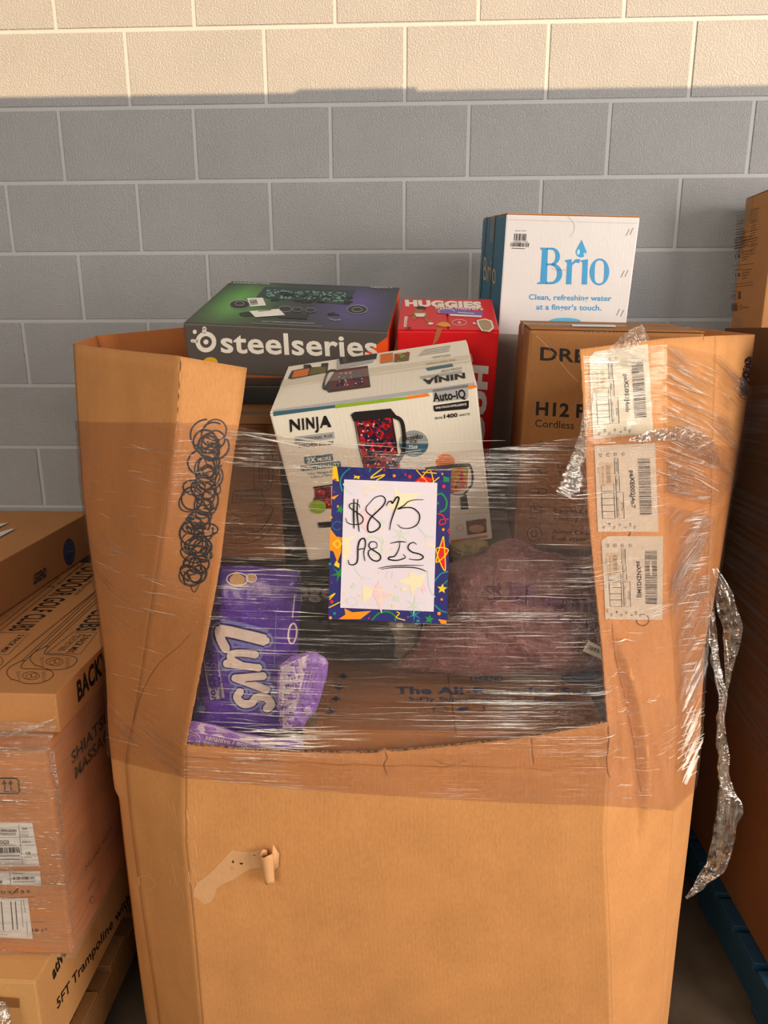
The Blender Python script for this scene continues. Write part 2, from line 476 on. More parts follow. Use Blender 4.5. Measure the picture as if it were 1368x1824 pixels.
K['BL'] = crd([(.172, -.10, 1.607), (.26, -.09, 1.2), (.33, -.085, .7), (.34, -.08, FLOOR + .005)])
K['BR'] = crd([(1.55, -.085, 1.615), (1.45, -.085, 1.2), (1.33, -.085, .7), (1.32, -.08, FLOOR + .005)])
rsb = [(1.49, -.62, .95), (1.482, -.45, .6), (1.48, -.35, FLOOR + .005)]
K['RS'] = crd([tuple(atY(*q)) for q in [(1345, 596, -.55), (1332, 700, -.56), (1322, 770, -.57), (1300, 900, -.59), (1284, 1000, -.61), (1268, 1090, -.64)]] + rsb[1:])
K['RC2'] = cr([(1275, 598, -.80), (1271, 750, -.81), (1267, 900, -.82), (1262, 1000, -.83), (1258, 1100, -.84), (1253, 1200, -.85), (1248, 1300, -.86), (1243, 1350, -.86), (1226, 1500, -.87), (1208, 1650, -.87), (1192, 1800, -.87)])
K['RC'] = cr([(1183, 603, -1.03), (1182, 750, -1.03), (1183, 900, -1.025), (1190, 1050, -1.02), (1200, 1175, -1.02), (1205, 1250, -1.01), (1204, 1350, -1.0), (1196, 1500, -1.0), (1187, 1650, -1.0), (1178, 1800, -1.0)])
K['FR'] = cr([(1033, 622, -1.10), (1038, 700, -1.10), (1047, 900, -1.11), (1060, 1040, -1.12), (1072, 1150, -1.13), (1083, 1300, -1.13), (1084, 1380, -1.13), (1078, 1500, -1.13), (1085, 1650, -1.13), (1090, 1824, -1.13)])
for k in K:
    A = K[k]
    if A[0, 0] > FLOOR + .01:
        K[k] = np.vstack([[FLOOR + .005, A[0, 1], A[0, 2], A[0, 3] + (A[0, 0] - FLOOR) * 800], A])
def ck(k, z):
    A = K[k]; return np.array([np.interp(z, A[:, 0], A[:, 1]), np.interp(z, A[:, 0], A[:, 2]), z])
def zpy(k, py):
    A = K[k][::-1]; return float(np.interp(py, A[:, 3], A[:, 0]))
ORDER = ['LB', 'L0', 'L1', 'FL', 'FR', 'RC', 'RC2', 'RS', 'BR', 'BL']
def bulge(ka, kb, u, z):
    """small dents and folds of the board, outward in metres"""
    b = .004 * noise.noise(Vector((u * 3 + hash_(ka), z * 3.1, 1.7)))
    e = math.sin(PI * u)
    if (ka, kb) == ('FL', 'FR'): b = .010 * e * (.6 + .4 * math.sin(z * 2.2)) + .003 * noise.noise(Vector((u * 4, z * 3, 0)))
    if (ka, kb) == ('L0', 'L1'):
        b += .016 * e * (1 if z > .6 else .4) + .004 * max(0, 1 - abs(u - .56) / .02)
    if (ka, kb) == ('FR', 'RC'):
        # curved buckles of the bent corner flap
        for (z0, u0, sl, cv, a, wd) in ((1.00, .30, 1.45, -2.2, .012, .05), (.97, .22, 1.2, -1.6, -.008, .06), (1.1, .10, .35, 0, .004, .035), (.88, .55, 1.9, -1.0, .004, .05)):
            dz = z0 - z
            if -.12 < dz < .42:
                uc = u0 + sl * dz + cv * dz * dz
                b += a * math.exp(-((u - uc) / wd) ** 2) * min(1, (dz + .12) / .1) * min(1, (.42 - dz) / .15)
        b += .0022 * noise.noise(Vector((u * 14, z * 22, 4))) * (1 if .6 < z < 1.1 else .3)
    if (ka, kb) == ('RC', 'RC2'): b += .003 * noise.noise(Vector((u * 5, z * 8, 9)))
    return b * min(1, e * 3)
def hash_(s): return sum(ord(c) for c in s) * .37
def outward(a, b):
    d = b - a; n = np.array([d[1], -d[0], 0.0]); return n / (np.linalg.norm(n) + 1e-9)
def panel_pt(ka, kb, u, z, off=0):
    a = ck(ka, z); b = ck(kb, z); n = outward(a, b)
    return a * (1 - u) + b * u + n * (bulge(ka, kb, u, z) + off)
THK = .007
BULK = thing('bulk_box', (.85, -.62, FLOOR), 'tall brown cardboard bulk box in the middle, front cut low, filled with cartons and packs', 'box')
CUT = np.array([(330, 1330), (450, 1336), (600, 1339), (675, 1338), (688, 1333), (705, 1336), (850, 1323), (950, 1311), (1020, 1301), (1084, 1289)], float)
def build_panel(name, ka, kb, nu, nz, ztop=None, mat=KRAFT):
    V = []; UVs = []; F = []
    wid = np.linalg.norm((ck(kb, .6) - ck(ka, .6)))
    za, zb = K[ka][-1, 0], K[kb][-1, 0]
    for i in range(nu + 1):
        u = i / nu
        zt = za * (1 - u) + zb * u if ztop is None else ztop(u)
        if ztop is not None and 0 < i < nu: zt += .0012 * noise.noise(Vector((u * 60, 3, 0)))
        for j in range(nz + 1):
            z = FLOOR + .005 + (zt - FLOOR - .005) * j / nz
            V.append(panel_pt(ka, kb, u, z)); UVs.append((u * wid + hash_(ka), z))
    n = len(V); H = nz + 1
    for i in range(nu + 1):
        u = i / nu
        for j in range(nz + 1):
            p = V[i * H + j]; nn = outward(ck(ka, p[2]), ck(kb, p[2])); V.append(p - nn * THK * (.2 if i in (0, nu) else 1)); UVs.append(UVs[i * H + j])
    mi = []
    for i in range(nu):
        for j in range(nz):
            a = i * H + j; F.append([a, a + H, a + H + 1, a + 1]); mi.append(0)
            F.append([n + a, n + a + 1, n + a + H + 1, n + a + H]); mi.append(1)
        a = i * H + nz; F.append([a, a + H, n + a + H, n + a]); mi.append(2)
        a = i * H; F.append([a, n + a, n + a + H, a + H]); mi.append(2)
    for j in range(nz):
        a = j; F.append([a, a + 1, n + a + 1, n + a]); mi.append(2)
        a = nu * H + j; F.append([a, n + a, n + a + 1, a + 1]); mi.append(2)
    o = mesh(name, V, F, [mat, KRAFT_IN, EDGE], BULK, uvs=UVs, mi=mi)
    me = o.data
    sm = [m != 2 for m in mi]; me.polygons.foreach_set('use_smooth', sm)
    outside(o)
    return o
# cut board edge with its flutes showing
s = NT('board_edge'); p = s.n('ShaderNodeBsdfPrincipled'); s.l(p.outputs[0], s.out.inputs[0])
g = s.n('ShaderNodeNewGeometry').outputs['Position']
s.l(s.ramp(s.noise(s.mapping(g, (220, 220, 60)), 1, 2), [(.42, lin((92, 60, 38))), (.55, lin((198, 152, 104)))]), p.inputs['Base Color']); p.inputs['Roughness'].default_value = .8
EDGE = s.m
def cut_z(u):
    a, b = CUT[0, 0], CUT[-1, 0]; px = a + (b - a) * u; py = np.interp(px, CUT[:, 0], CUT[:, 1])
    return float(atY(px, py, -1.135)[2])
PN = {}
PN['L'] = build_panel('side_panel', 'L0', 'L1', 24, 60)
PN['LF'] = build_panel('corner_panel', 'L1', 'FL', 10, 60)
PN['F'] = build_panel('front_panel', 'FL', 'FR', 120, 50, cut_z)
PN['RF'] = build_panel('corner_panel', 'FR', 'RC', 44, 120)
PN['R'] = build_panel('side_panel', 'RC', 'RC2', 16, 60)
PN['R2'] = build_panel('side_panel', 'RC2', 'RS', 10, 40)
PN['R3'] = build_panel('side_panel', 'RS', 'BR', 10, 20)
PN['B'] = build_panel('back_panel', 'BR', 'BL', 10, 20)
PN['B2'] = build_panel('side_panel', 'BL', 'LB', 6, 20)
PN['B3'] = build_panel('side_panel', 'LB', 'L0', 6, 20)
S = {k: Surf([PN[k]]) for k in ('L', 'LF', 'F', 'RF', 'R', 'R2')}
S['FALL'] = Surf([PN['F'], PN['RF'], PN['LF']])

# torn patch with its curled strip
TORN = cardboard('torn_paper', (212, 164, 118), .84, .8)
rr = random.Random(3)
def torn(a):
    up = [(345, 1596), (346, 1582), (352, 1572), (366, 1562), (382, 1548), (392, 1535), (404, 1522), (413, 1515), (430, 1516), (452, 1516), (470, 1512)]
    dn = [(466, 1545), (448, 1548), (430, 1556), (414, 1566), (398, 1572), (386, 1582), (382, 1596), (376, 1606), (366, 1612), (355, 1604)]
    P = []
    for q in up + dn: P.append((q[0] + rr.uniform(-1.5, 1.5), q[1] + rr.uniform(-1.5, 1.5)))
    a.poly(P)
art('torn_patch', S['F'], TORN, BULK, torn, .0006)
art('puncture', S['F'], flat('dark_hole', (40, 24, 14), .9), BULK, lambda a: (a.poly([(413, 1536), (416, 1531), (417, 1537)]), a.poly([(426, 1536), (434, 1537), (430, 1540)]), a.poly([(451, 1522), (456, 1523), (453, 1524)]), a.poly([(1091, 1551), (1098, 1550), (1101, 1554), (1094, 1557)])), .001)
def curl():
    V = []; F = []; n = 22; m = 8
    A = atY(462, 1545, -1.138); B = atY(484, 1512, -1.138)
    ax = atY(476, 1566, -1.15) - atY(470, 1512, -1.15)
    for i in range(n + 1):
        t = i / n; ang = -.3 + t * 5.0; r = .0125 - .004 * t
        for j in range(m + 1):
            q = j / m
            c = atY(474, 1520, -1.152) + ax * q * (1.0 - .25 * t)
            V.append(c + np.array([math.cos(ang) * r * (1 - .25 * q), -math.sin(ang) * r * .9, .003 * math.sin(ang * 2)]))
    # tail that lies back on the board
    k0 = len(V)
    for i in range(n):
        for j in range(m):
            a = i * (m + 1) + j; F.append([a, a + 1, a + m + 2, a + m + 1])
    tail = [(486, 1504, -1.150), (497, 1520, -1.1405), (496, 1543, -1.140), (482, 1556, -1.150)]
    V += [atY(*q) for q in tail]; F.append([k0, k0 + 1, k0 + 2, k0 + 3])
    o = mesh('curled_strip', V, F, cardboard('curl_paper', (216, 164, 116), .88, .2), BULK, smooth=True)
    md = o.modifiers.new('thickness', 'SOLIDIFY'); md.thickness = .0008
curl()
SCUFF = flat('scuffed_board', (222, 172, 124), .8)
def scuffs(a):
    r2 = random.Random(5)
    for i in range(26):
        x = r2.uniform(300, 352); y = r2.uniform(1420, 1580); l = r2.uniform(6, 40)
        if r2.random() < .45: x = 330 + (y - 1400) * .09 + r2.gauss(0, 5)
        a.line([(x, y), (x + l * .12, y + l * .5), (x + l * .2, y + l)], r2.uniform(.5, 1.6))
    a.curve([(247, 1562), (262, 1560), (276, 1570), (272, 1582), (262, 1586)], .8); a.line([(247, 1562), (249, 1578)], 1.6)
art('pale_fold', S['FALL'], SCUFF, BULK, lambda a: (a.curve([(943, 1314), (944, 1340), (947, 1362)], 1.4), a.curve([(680, 1340), (684, 1352), (678, 1366)], 1.4), a.curve([(1112, 1150), (1135, 1168), (1150, 1200), (1172, 1226), (1186, 1250), (1190, 1300), (1192, 1380)], 1.0), a.curve([(1108, 1194), (1126, 1208), (1136, 1222)], .8)), .0006)
art('scuff_marks', S['FALL'], SCUFF, BULK, scuffs, .0005)
# creases seen as dark lines
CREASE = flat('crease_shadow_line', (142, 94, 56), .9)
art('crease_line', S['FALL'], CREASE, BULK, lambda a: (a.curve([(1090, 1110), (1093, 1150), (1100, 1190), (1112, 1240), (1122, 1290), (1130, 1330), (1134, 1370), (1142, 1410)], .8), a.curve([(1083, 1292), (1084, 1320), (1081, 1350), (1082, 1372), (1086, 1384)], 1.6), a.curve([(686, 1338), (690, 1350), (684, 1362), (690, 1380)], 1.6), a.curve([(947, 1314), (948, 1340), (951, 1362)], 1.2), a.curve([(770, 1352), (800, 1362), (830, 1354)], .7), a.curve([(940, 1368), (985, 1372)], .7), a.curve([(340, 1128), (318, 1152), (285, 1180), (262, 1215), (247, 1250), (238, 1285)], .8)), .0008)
# marker scribble
MARK = flat('marker_ink', (42, 38, 48), .5)
def scribble(a, cx, pts, seed, w):
    r2 = random.Random(seed); n = 56
    P = []
    for i in range(n):
        t = i / (n - 1); x = np.interp(t, [p[0] for p in pts], [p[1] for p in pts]); y = np.interp(t, [p[0] for p in pts], [p[2] for p in pts]); rr_ = np.interp(t, [p[0] for p in pts], [p[3] for p in pts])
        rx = rr_ * r2.uniform(.5, 1.05); ry = rr_ * r2.uniform(.45, .95); ox = r2.gauss(0, rr_ * .38); ph = r2.uniform(0, 6.28); rot = r2.uniform(-.6, .6)
        a.ring(x + ox, y + r2.gauss(0, 4), rx, ry, r2.uniform(w * .7, w * 1.25), rot, 22, ph, ph + r2.uniform(4.2, 7))
art('marker_scribble', S['LF'], MARK, BULK, lambda a: (scribble(a, 0, [(0, 374, 768, 26), (.15, 372, 805, 28), (.35, 358, 870, 25), (.55, 352, 925, 24), (.75, 350, 975, 24), (1, 347, 1030, 20)], 11, 3.0), a.curve([(338, 1040), (346, 1055), (356, 1040)], 1.6)), .0009)
art('marker_scribble', S['R2'], MARK, BULK, lambda a: scribble(a, 0, [(0, 1335, 640, 5), (.3, 1329, 660, 7), (1, 1322, 705, 7)], 4, 1.0), .0009)

# shipping labels on the right corner flap
LABTEXT = flat('label_ink', (38, 32, 44), .6); LABGREY = flat('label_grey_ink', (120, 112, 104), .6); LABTAN = flat('label_tan', (194, 174, 146), .5)
def ship_label(P, code, cut, seed):
    P = [np.array(q, float) for q in P]   # tl tr br bl in the picture
    def q(u, v): return tuple((P[0] * (1 - u) + P[1] * u) * (1 - v) + (P[3] * (1 - u) + P[2] * u) * v)
    sf = S['RF']
    a = Art('shipping_label', sf, PAPER, BULK, .0012, 'white shipping label printed %s' % code)
    n = 10; pts = []; F = []
    for j in range(n + 1):
        for i in range(n + 1):
            u, v = i / n, j / n
            if cut and i == 0 and j == 0: u = .0; v = .06
            pts.append(q(u, v))
    a.pts(pts, [[j * (n + 1) + i, j * (n + 1) + i + 1, (j + 1) * (n + 1) + i + 1, (j + 1) * (n + 1) + i] for j in range(n) for i in range(n)])
    lab = a.done()
    def B(u0, v0, u1, v1): return [q(u0, v0), q(u1, v0), q(u1, v1), q(u0, v1)]
    art('barcode', sf, LABTEXT, lab, lambda a: a.bars([q(.66 + .04, .17), q(.70, .82), q(.90, .82), q(.90, .17)], 44, seed), .0018)
    def down(a, t, u, v0, v1, h, bold=0.):
        p0 = np.array(q(u, v0)); p1 = np.array(q(u, v1)); up = np.array(q(u + h, v0)) - p0
        a.text(t, p0, p1, up, bold)
    art('lettering', sf, LABTEXT, lab, lambda a: (down(a, code, .565, .30, .73, .068, .03), [down(a, t, u, .09, .13, .05) for t, u in (('Q1', .44), ('Q2', .31), ('Q3', .19), ('Q4', .07))], [down(a, t, u, .93 - .03 * (i % 2), .965 - .03 * (i % 2), .04) for i, (t, u) in enumerate((('Sa', .08), ('F', .17), ('Th', .25), ('W', .34), ('T', .43), ('M', .51), ('Su', .59)))],
        down(a, 'Target Check-in', .335, .17, .31, .035), down(a, 'Received', .335, .39, .46, .035), down(a, 'QA Check', .40, .66, .76, .035), down(a, 'Initials | Count | Mover | Floor', .335, .60, .83, .03)), .0018)
    def lines(a):
        for r_ in ((.315, .155, .375, .335), (.325, .355, .385, .53), (.325, .545, .44, .845)):
            b = B(*r_); a.line(b + [b[0]], .9)
        b = B(.085, .55, .29, .845); a.line(b + [b[0]], 1.1)
        for v in (.615, .69, .765): a.line([q(.085, v), q(.29, v)], 1.0)
        a.line([q(.085, .47), q(.085, .53), q(.29, .53), q(.29, .44)], 1.0)
    art('ruled_boxes', sf, LABTEXT, lab, lines, .0017)
    art('small_tag', sf, LABTAN, lab, lambda a: a.quad(B(.06, .20, .29, .47), 4), .0015)
    art('barcode', sf, LABGREY, lab, lambda a: a.bars([q(.17, .23), q(.17, .44), q(.24, .44), q(.24, .23)], 20, seed + 5), .0019)
    art('lettering', sf, LABGREY, lab, lambda a: (down(a, 'NEE  DONATION  CO', .10, .24, .48, .03), down(a, 'VENDOR', .03, .25, .33, .025)), .0019)
ship_label([(1048, 628), (1153, 613), (1163, 772), (1056, 782)], 'paXE002J4nb', True, 1)
ship_label([(1058, 794), (1166, 789), (1172, 947), (1064, 947)], 'paXE002J4n7', False, 2)
ship_label([(1070, 955), (1180, 955), (1179, 1104), (1078, 1103)], 'paXNZH25MSJ', True, 3)
art('printed_mark', S['RF'], INKS, BULK, lambda a: (a.text('7', (1118, 955), (1124, 955), (0, -9), .02), a.text('T', (1140, 790), (1148, 790), (0, -9), .02), a.ring(1144, 1104, 11, 10, 1.2)), .0011)

# ================================================================== goods inside
# steel grey gaming-speaker carton
GREY = flat('dark_grey_print', (82, 78, 76), .45); ORANGE = flat('orange_print', (232, 84, 30), .45)
NIGHT = None
s = NT('night_blue_green_print'); p = s.n('ShaderNodeBsdfPrincipled'); s.l(p.outputs[0], s.out.inputs[0])
uvn = s.n('ShaderNodeTexCoord').outputs['UV']; sep = s.n('ShaderNodeSeparateXYZ'); s.l(uvn, sep.inputs[0])
xg = s.math('MULTIPLY_ADD', sep.outputs[0], 2.2); xg.node.inputs[2].default_value = .5
yg = s.math('MULTIPLY', s.math('ABSOLUTE', s.math('ADD', sep.outputs[1], .0)), 4.6)
c1 = s.ramp(xg, [(0, lin((22, 40, 30))), (.16, lin((96, 176, 70))), (.38, lin((36, 66, 48))), (.55, lin((34, 40, 58))), (.80, lin((88, 74, 150))), (.97, lin((44, 42, 72)))])
c2 = s.mix(s.ramp(yg, [(.25, (0, 0, 0)), (.95, (1, 1, 1))]), c1, lin((34, 38, 42)))
s.l(s.mix(s.math('MULTIPLY', s.noise(uvn, 9, 3), .3), c2, lin((30, 34, 40))), p.inputs['Base Color']); p.inputs['Roughness'].default_value = .32
NIGHT = s.m
ar = Carton('speaker_carton', [.576, -.538, 1.602, 17, 2.5, -2, .446, .381, .112], GREY, 'large dark grey carton with big white lettering and a green and purple picture on top', 'box', flaps=False,
            facemats={'top': NIGHT, 'right': ORANGE, 'left': flat('rust_print', (150, 60, 44), .5)})
FF, FT, FRi = ar.face('front'), ar.face('top'), ar.face('right')
art('lettering', FF, WHITE, ar.root, lambda a: a.text('steelseries', (394, 627), (673, 636), (-2.5, -37), .022), label='large white rounded lettering')
def sslogo(a):
    a.ring(367, 609, 14.5, 14.5, 8, n=30); a.ell(367, 609, 4.5, 4.5); a.line([(363, 594), (365, 584)], 7); a.ell(364, 585, 3.5, 3.5); a.line([(353, 608), (343, 607)], 6); a.ell(343, 607, 3.2, 3.2); a.ell(347, 591, 3.6, 3.8)
art('logo', FF, WHITE, ar.root, sslogo, label='white ring logo with three nubs')
art('orange_corner', FF, ORANGE, ar.root, lambda a: a.poly([(648, 631), (690, 600), (692, 690), (640, 690)]), .0004)
art('sticker', FF, flat('yellow_print', (214, 168, 40), .5), ar.root, lambda a: a.ell(375, 645, 13, 9))
art('screen_picture', FT, flat('screen_dark', (38, 62, 62), .4), ar.root, lambda a: a.quad([(472, 511), (633, 517), (620, 543), (456, 530)]), .0004)
def city(a):
    r2 = random.Random(9)
    for i in range(120):
        x = r2.uniform(474, 618); y = 515 + (x - 472) * .04 + r2.uniform(0, 15); w_ = r2.uniform(1.5, 6)
        a.quad([(x, y), (x + w_, y + .2), (x + w_ - 1, y + r2.uniform(1, 3)), (x - 1, y + 1.5)])
art('city_lights', FT, flat('city_light_teal', (120, 170, 160), .4), ar.root, city, .0006)
def city2(a):
    r2 = random.Random(29)
    for i in range(26):
        x = r2.uniform(480, 618); y = 516 + (x - 472) * .05 + r2.uniform(0, 18); w_ = r2.uniform(4, 16)
        a.quad([(x, y), (x + w_, y + .2), (x + w_ - 2, y + 3), (x - 1, y + 3)])
art('city_lights', FT, flat('city_dark', (20, 26, 30), .4), ar.root, city2, .0008)
DARK = flat('near_black_print', (18, 18, 20), .3)
def spk(a):
    a.ell(427, 543, 18, 8); a.ell(636, 552, 18, 8); a.ell(508, 551, 12, 5); a.ell(530, 552, 10, 4.5); a.ell(553, 553, 10, 4.5)
    a.quad([(500, 556), (549, 559), (546, 569), (494, 566)]); a.line([(596, 557), (584, 560), (604, 561)], 3); a.ell(440, 560, 14, 4)
art('speaker_picture', FT, DARK, ar.root, spk, .0008)
art('speaker_picture', FT, flat('pale_grey_print', (170, 176, 176), .4), ar.root, lambda a: (a.ring(427, 543, 18, 8, .8), a.ring(636, 552, 18, 8, .8), a.ring(636, 552, 9, 4, .7), a.ring(427, 541, 8, 3.6, .7), a.ring(508, 551, 12, 5, .6), a.ring(530, 552, 9, 4, .5), a.ring(553, 553, 9, 4, .5), a.curve([(586, 568), (596, 571), (607, 570)], 1), a.text('steelseries', (415, 505.5), (480, 507.5), (.8, -4), .02), a.ring(409, 503, 3, 1.6, 1), a.text('ARENA 9', (659, 513.5), (699, 515), (0, -3), .02), a.text('ABOUT: IMMERSIVE GAMING IN ESPORTS', (465, 574), (560, 578), (.3, -2), 0.02), a.line([(448, 576), (573, 582)], .5)), .0010)
art('sticker', FT, flat('sticker_white', (232, 232, 228), .5), ar.root, lambda a: (a.quad([(440, 532), (468, 531), (474, 545), (446, 547)]), a.quad([(444, 555), (497, 551), (508, 562), (455, 566)])), .0012)
art('barcode', FT, INK, ar.root, lambda a: (a.bars([(444, 535), (447, 545), (460, 543.5), (457, 534)], 12, 3), a.line([(460, 555.5), (483, 553)], 1.2)), .0014)

# flat black filler below it, standing in for the dark gap
bk2 = Carton('dark_gap_filler', [.58, -.50, 1.445, 0, 0, -2, .40, .30, .05], flat('dark_gap_black', (24, 22, 24), .5), 'flat black carton lying under the grey speaker carton', 'box', flaps=False)

# nappy carton
RED = flat('red_print', (206, 26, 34), .35); REDD = flat('deep_red_print', (150, 18, 26), .4)
hg = Carton('nappy_carton', [0.9200, -0.5700, 1.4546, 17, .6, -1.1, 0.2150, 0.2506, 0.3629], RED, 'bright red nappy carton with white lettering and a torn spot on its top corner', 'box', flaps=True, seam='y')
HT, HF = hg.face('top'), hg.face('front')
art('lettering', HT, WHITE, hg.root, lambda a: (a.text('HUGGIES', (722, 545), (858, 548.5), (-1, -10), .07), a.text('little movers', (776, 550.5), (861, 553), (-.5, -5.5), .02)), label='white brand lettering')
art('lettering', HF, WHITE, hg.root, lambda a: a.text('HUGGIES', (868, 652), (853, 915), (-24, -2), .07), label='white lettering running down the front')
art('baby_picture', HT, flat('skin_print', (168, 104, 70), .5), hg.root, lambda a: (a.ell(747, 552, 8, 4), a.poly([(738, 555), (758, 556), (763, 566), (736, 566)]), a.line([(738, 557), (728, 562)], 2.5), a.line([(757, 565), (761, 572), (767, 573)], 4), a.line([(741, 565), (736, 570)], 4)), .0008)
art('baby_picture', HT, flat('hair_print', (50, 34, 28), .5), hg.root, lambda a: (a.ell(750, 549, 9, 3)), .0010)
art('baby_picture', HT, WHITE, hg.root, lambda a: (a.poly([(738, 559), (758, 559), (755, 565), (742, 565)])), .0012)
art('badge', HT, flat('lilac_print', (120, 96, 170), .5), hg.root, lambda a: (a.poly([(790, 551), (806, 550), (860, 556), (858, 565), (796, 560), (776, 558)])), .0008)
art('badge', HT, WHITE, hg.root, lambda a: (a.ring(795, 555, 14, 4.5, 1, a0=2.5, a1=6.5), a.quad([(800, 560), (858, 563), (858, 566), (802, 563)]), a.line([(815, 557), (845, 559)], 1), a.ring(818, 575, 13, 5, .6), a.text('2', (815, 577), (821, 577), (0, -4), .02), a.ell(767, 577, 5, 2), a.text('62', (842, 578), (854, 579), (0, -4), .02)), .0010)
art('giraffe_picture', HT, flat('giraffe_print', (218, 150, 50), .5), hg.root, lambda a: (a.poly([(776, 579), (786, 574), (798, 575), (804, 582), (790, 583)])), .0008)
art('baby_picture', HF, flat('skin_print', (168, 104, 70)), hg.root, lambda a: a.poly([(778, 585), (788, 585), (780, 606), (770, 616)]), .0006)
art('torn_spot', HT, cardboard('torn_grey_board', (166, 140, 112)), hg.root, lambda a: a.poly([(852, 572), (864, 570), (874, 574), (877, 584), (870, 590), (860, 589), (855, 581)]), .0012)
art('torn_spot', HT, WHITE, hg.root, lambda a: a.poly([(849, 571), (864, 568), (876, 572), (880, 585), (872, 592), (858, 590), (852, 582)]), .0009)
art('lettering', HT, flat('dark_red_ink', (90, 16, 20)), hg.root, lambda a: a.quad([(726, 583), (732, 583), (732, 588), (726, 588)]), .0009)
art('lettering', HT, WHITE, hg.root, lambda a: a.text('HUGGIES', (719, 583), (721, 564), (5, 0), .05), .0009)

# water cooler carton
WBOX = cardboard('white_coated_board', (206, 204, 208), .94, .25, .35, .5); BBLUE = flat('blue_print', (58, 148, 206), .4); DEEPB = flat('steel_blue_print', (52, 112, 146), .45)
br = Carton('water_cooler_carton', [1.1907, -0.3569, 1.5492, 5.9, .6, 6.7, 0.3172, 0.2642, 0.6324], WBOX, 'tall white water cooler carton with sky blue lettering and steel blue side at the back', 'box', flaps=True, seam='x', facemats={'left': DEEPB, 'top': KRAFT_B}, tape=TAPEC)
BF, BLf = br.face('front'), br.face('left')
# Brio wordmark drawn as serif shapes
def brio(a):
    def T(x, y): return (x + (y - 506) * -.03, y + (x - 956) * .008)
    def P(L): a.poly([T(*q) for q in L])
    P([(956, 506), (958, 503), (962, 502), (964, 446), (961, 444), (960, 441), (974, 441), (974, 506)])
    def arc(cx, cy, rx, ry, w0, a0, a1, n=14):
        L = []
        for i in range(n + 1):
            t = a0 + (a1 - a0) * i / n; L.append((cx + rx * math.cos(t), cy + ry * math.sin(t)))
        for i in range(n, -1, -1):
            t = a0 + (a1 - a0) * i / n; L.append((cx + (rx - w0) * math.cos(t), cy + (ry - w0 * .45) * math.sin(t)))
        P(L)
    P([(972, 441), (982, 441), (982, 444.5), (972, 444.5)]); P([(972, 469), (983, 469), (983, 472.5), (972, 472.5)]); P([(972, 502), (983, 502), (983, 506), (972, 506)])
    arc(981, 456.7, 15, 15.7, 8, -PI / 2, PI / 2); arc(982, 487.5, 19, 18.5, 9.5, -PI / 2, PI / 2)
    P([(1008, 506), (1009, 468), (1005, 465), (1005, 463), (1017, 461), (1017, 468), (1024, 461), (1032, 461), (1031, 468), (1024, 467), (1018, 472), (1017.5, 506)])
    P([(1036, 506), (1036.5, 467), (1033, 465), (1033, 463), (1046, 461), (1045.5, 506)])
    n = 28; L = []
    for i in range(n):
        t0, t1 = 2 * PI * i / n, 2 * PI * (i + 1) / n
        def q(t, r): return T(1067 + (17.5 - r * 8.0 * abs(math.cos(t)) - r * 1.0) * math.cos(t), 483.5 + (24 - r * 3.4) * math.sin(t))
        a.pts([q(t0, 0), q(t1, 0), q(t1, 1), q(t0, 1)], [[0, 1, 2, 3]])
art('lettering', BF, BBLUE, br.root, brio, label='sky blue serif wordmark')
art('lettering', BF, BBLUE, br.root, lambda a: (a.text('Clean, refreshing water', (942, 533.5), (1089, 536), (.4, -9.5), .018), a.text('at a finger\u2019s touch.', (955, 551), (1071, 553), (.4, -9.5), .018)))
def drop(a):
    L = [(1036, 427)]
    for i in range(17):
        t = -.6 + (PI + 1.2) * i / 16; L.append((1035 + 9.5 * math.cos(t), 449 + 9.5 * math.sin(t)))
    a.poly(L)
art('water_drop', BF, flat('drop_blue', (70, 160, 214), .25), br.root, drop, label='blue drop over the lettering')
art('water_drop', BF, flat('drop_light', (178, 216, 236), .25), br.root, lambda a: (a.ell(1030, 449, 2.6, 5, .2), a.ell(1041, 453, 2, 3)), .0009)
art('glass_picture', BF, flat('glass_blue', (96, 178, 220), .25), br.root, lambda a: (a.ell(1006, 572, 28, 6), a.poly([(978, 572), (1034, 572), (1030, 620), (982, 620)])))
art('grey_band', BF, flat('warm_grey_print', (142, 136, 128), .5), br.root, lambda a: a.poly([(880, 594), (960, 597), (955, 900), (850, 900)]), .0004)
art('barcode', BF, INK, br.root, lambda a: (a.bars([(916, 416), (939, 416.5), (938, 429), (915, 428.5)], 16, 2), a.bars([(910, 432), (943, 433), (942, 440), (909, 439)], 24, 4), a.text('Model: CLB10', (918, 412), (937, 412), (0, -1.8)), a.text('0 850028 11008', (914, 431.5), (940, 432), (0, -2)), a.line([(911, 442), (935, 443)], 1.2)))
art('staple', BF, flat('staple_steel', (150, 140, 130), .3), br.root, lambda a: [a.line([(x, y), (x - 6, y + 12)], 1.4) for x, y in ((1121, 408), (1128, 406), (1112, 482), (1119, 481), (1104, 550), (1111, 552))])
art('seam_line', BF, flat('thin_crease', (190, 182, 176)), br.root, lambda a: (a.curve([(1012, 386), (1022, 398), (1022, 412), (1014, 422)], 1), a.curve([(982, 478), (996, 481), (1012, 480)], 1.6), a.line([(905, 391), (1135, 398)], .8)))
art('ridge_line', BLf, DARK, br.root, lambda a: (a.line([(883, 384), (872, 545)], 1.6), a.line([(868, 386), (856, 530)], 1.4)), .0008)
art('lettering', BLf, flat('tan_print', (190, 172, 140)), br.root, lambda a: (a.text('Brio', (861, 498), (883, 507), (1, -42), .0),))

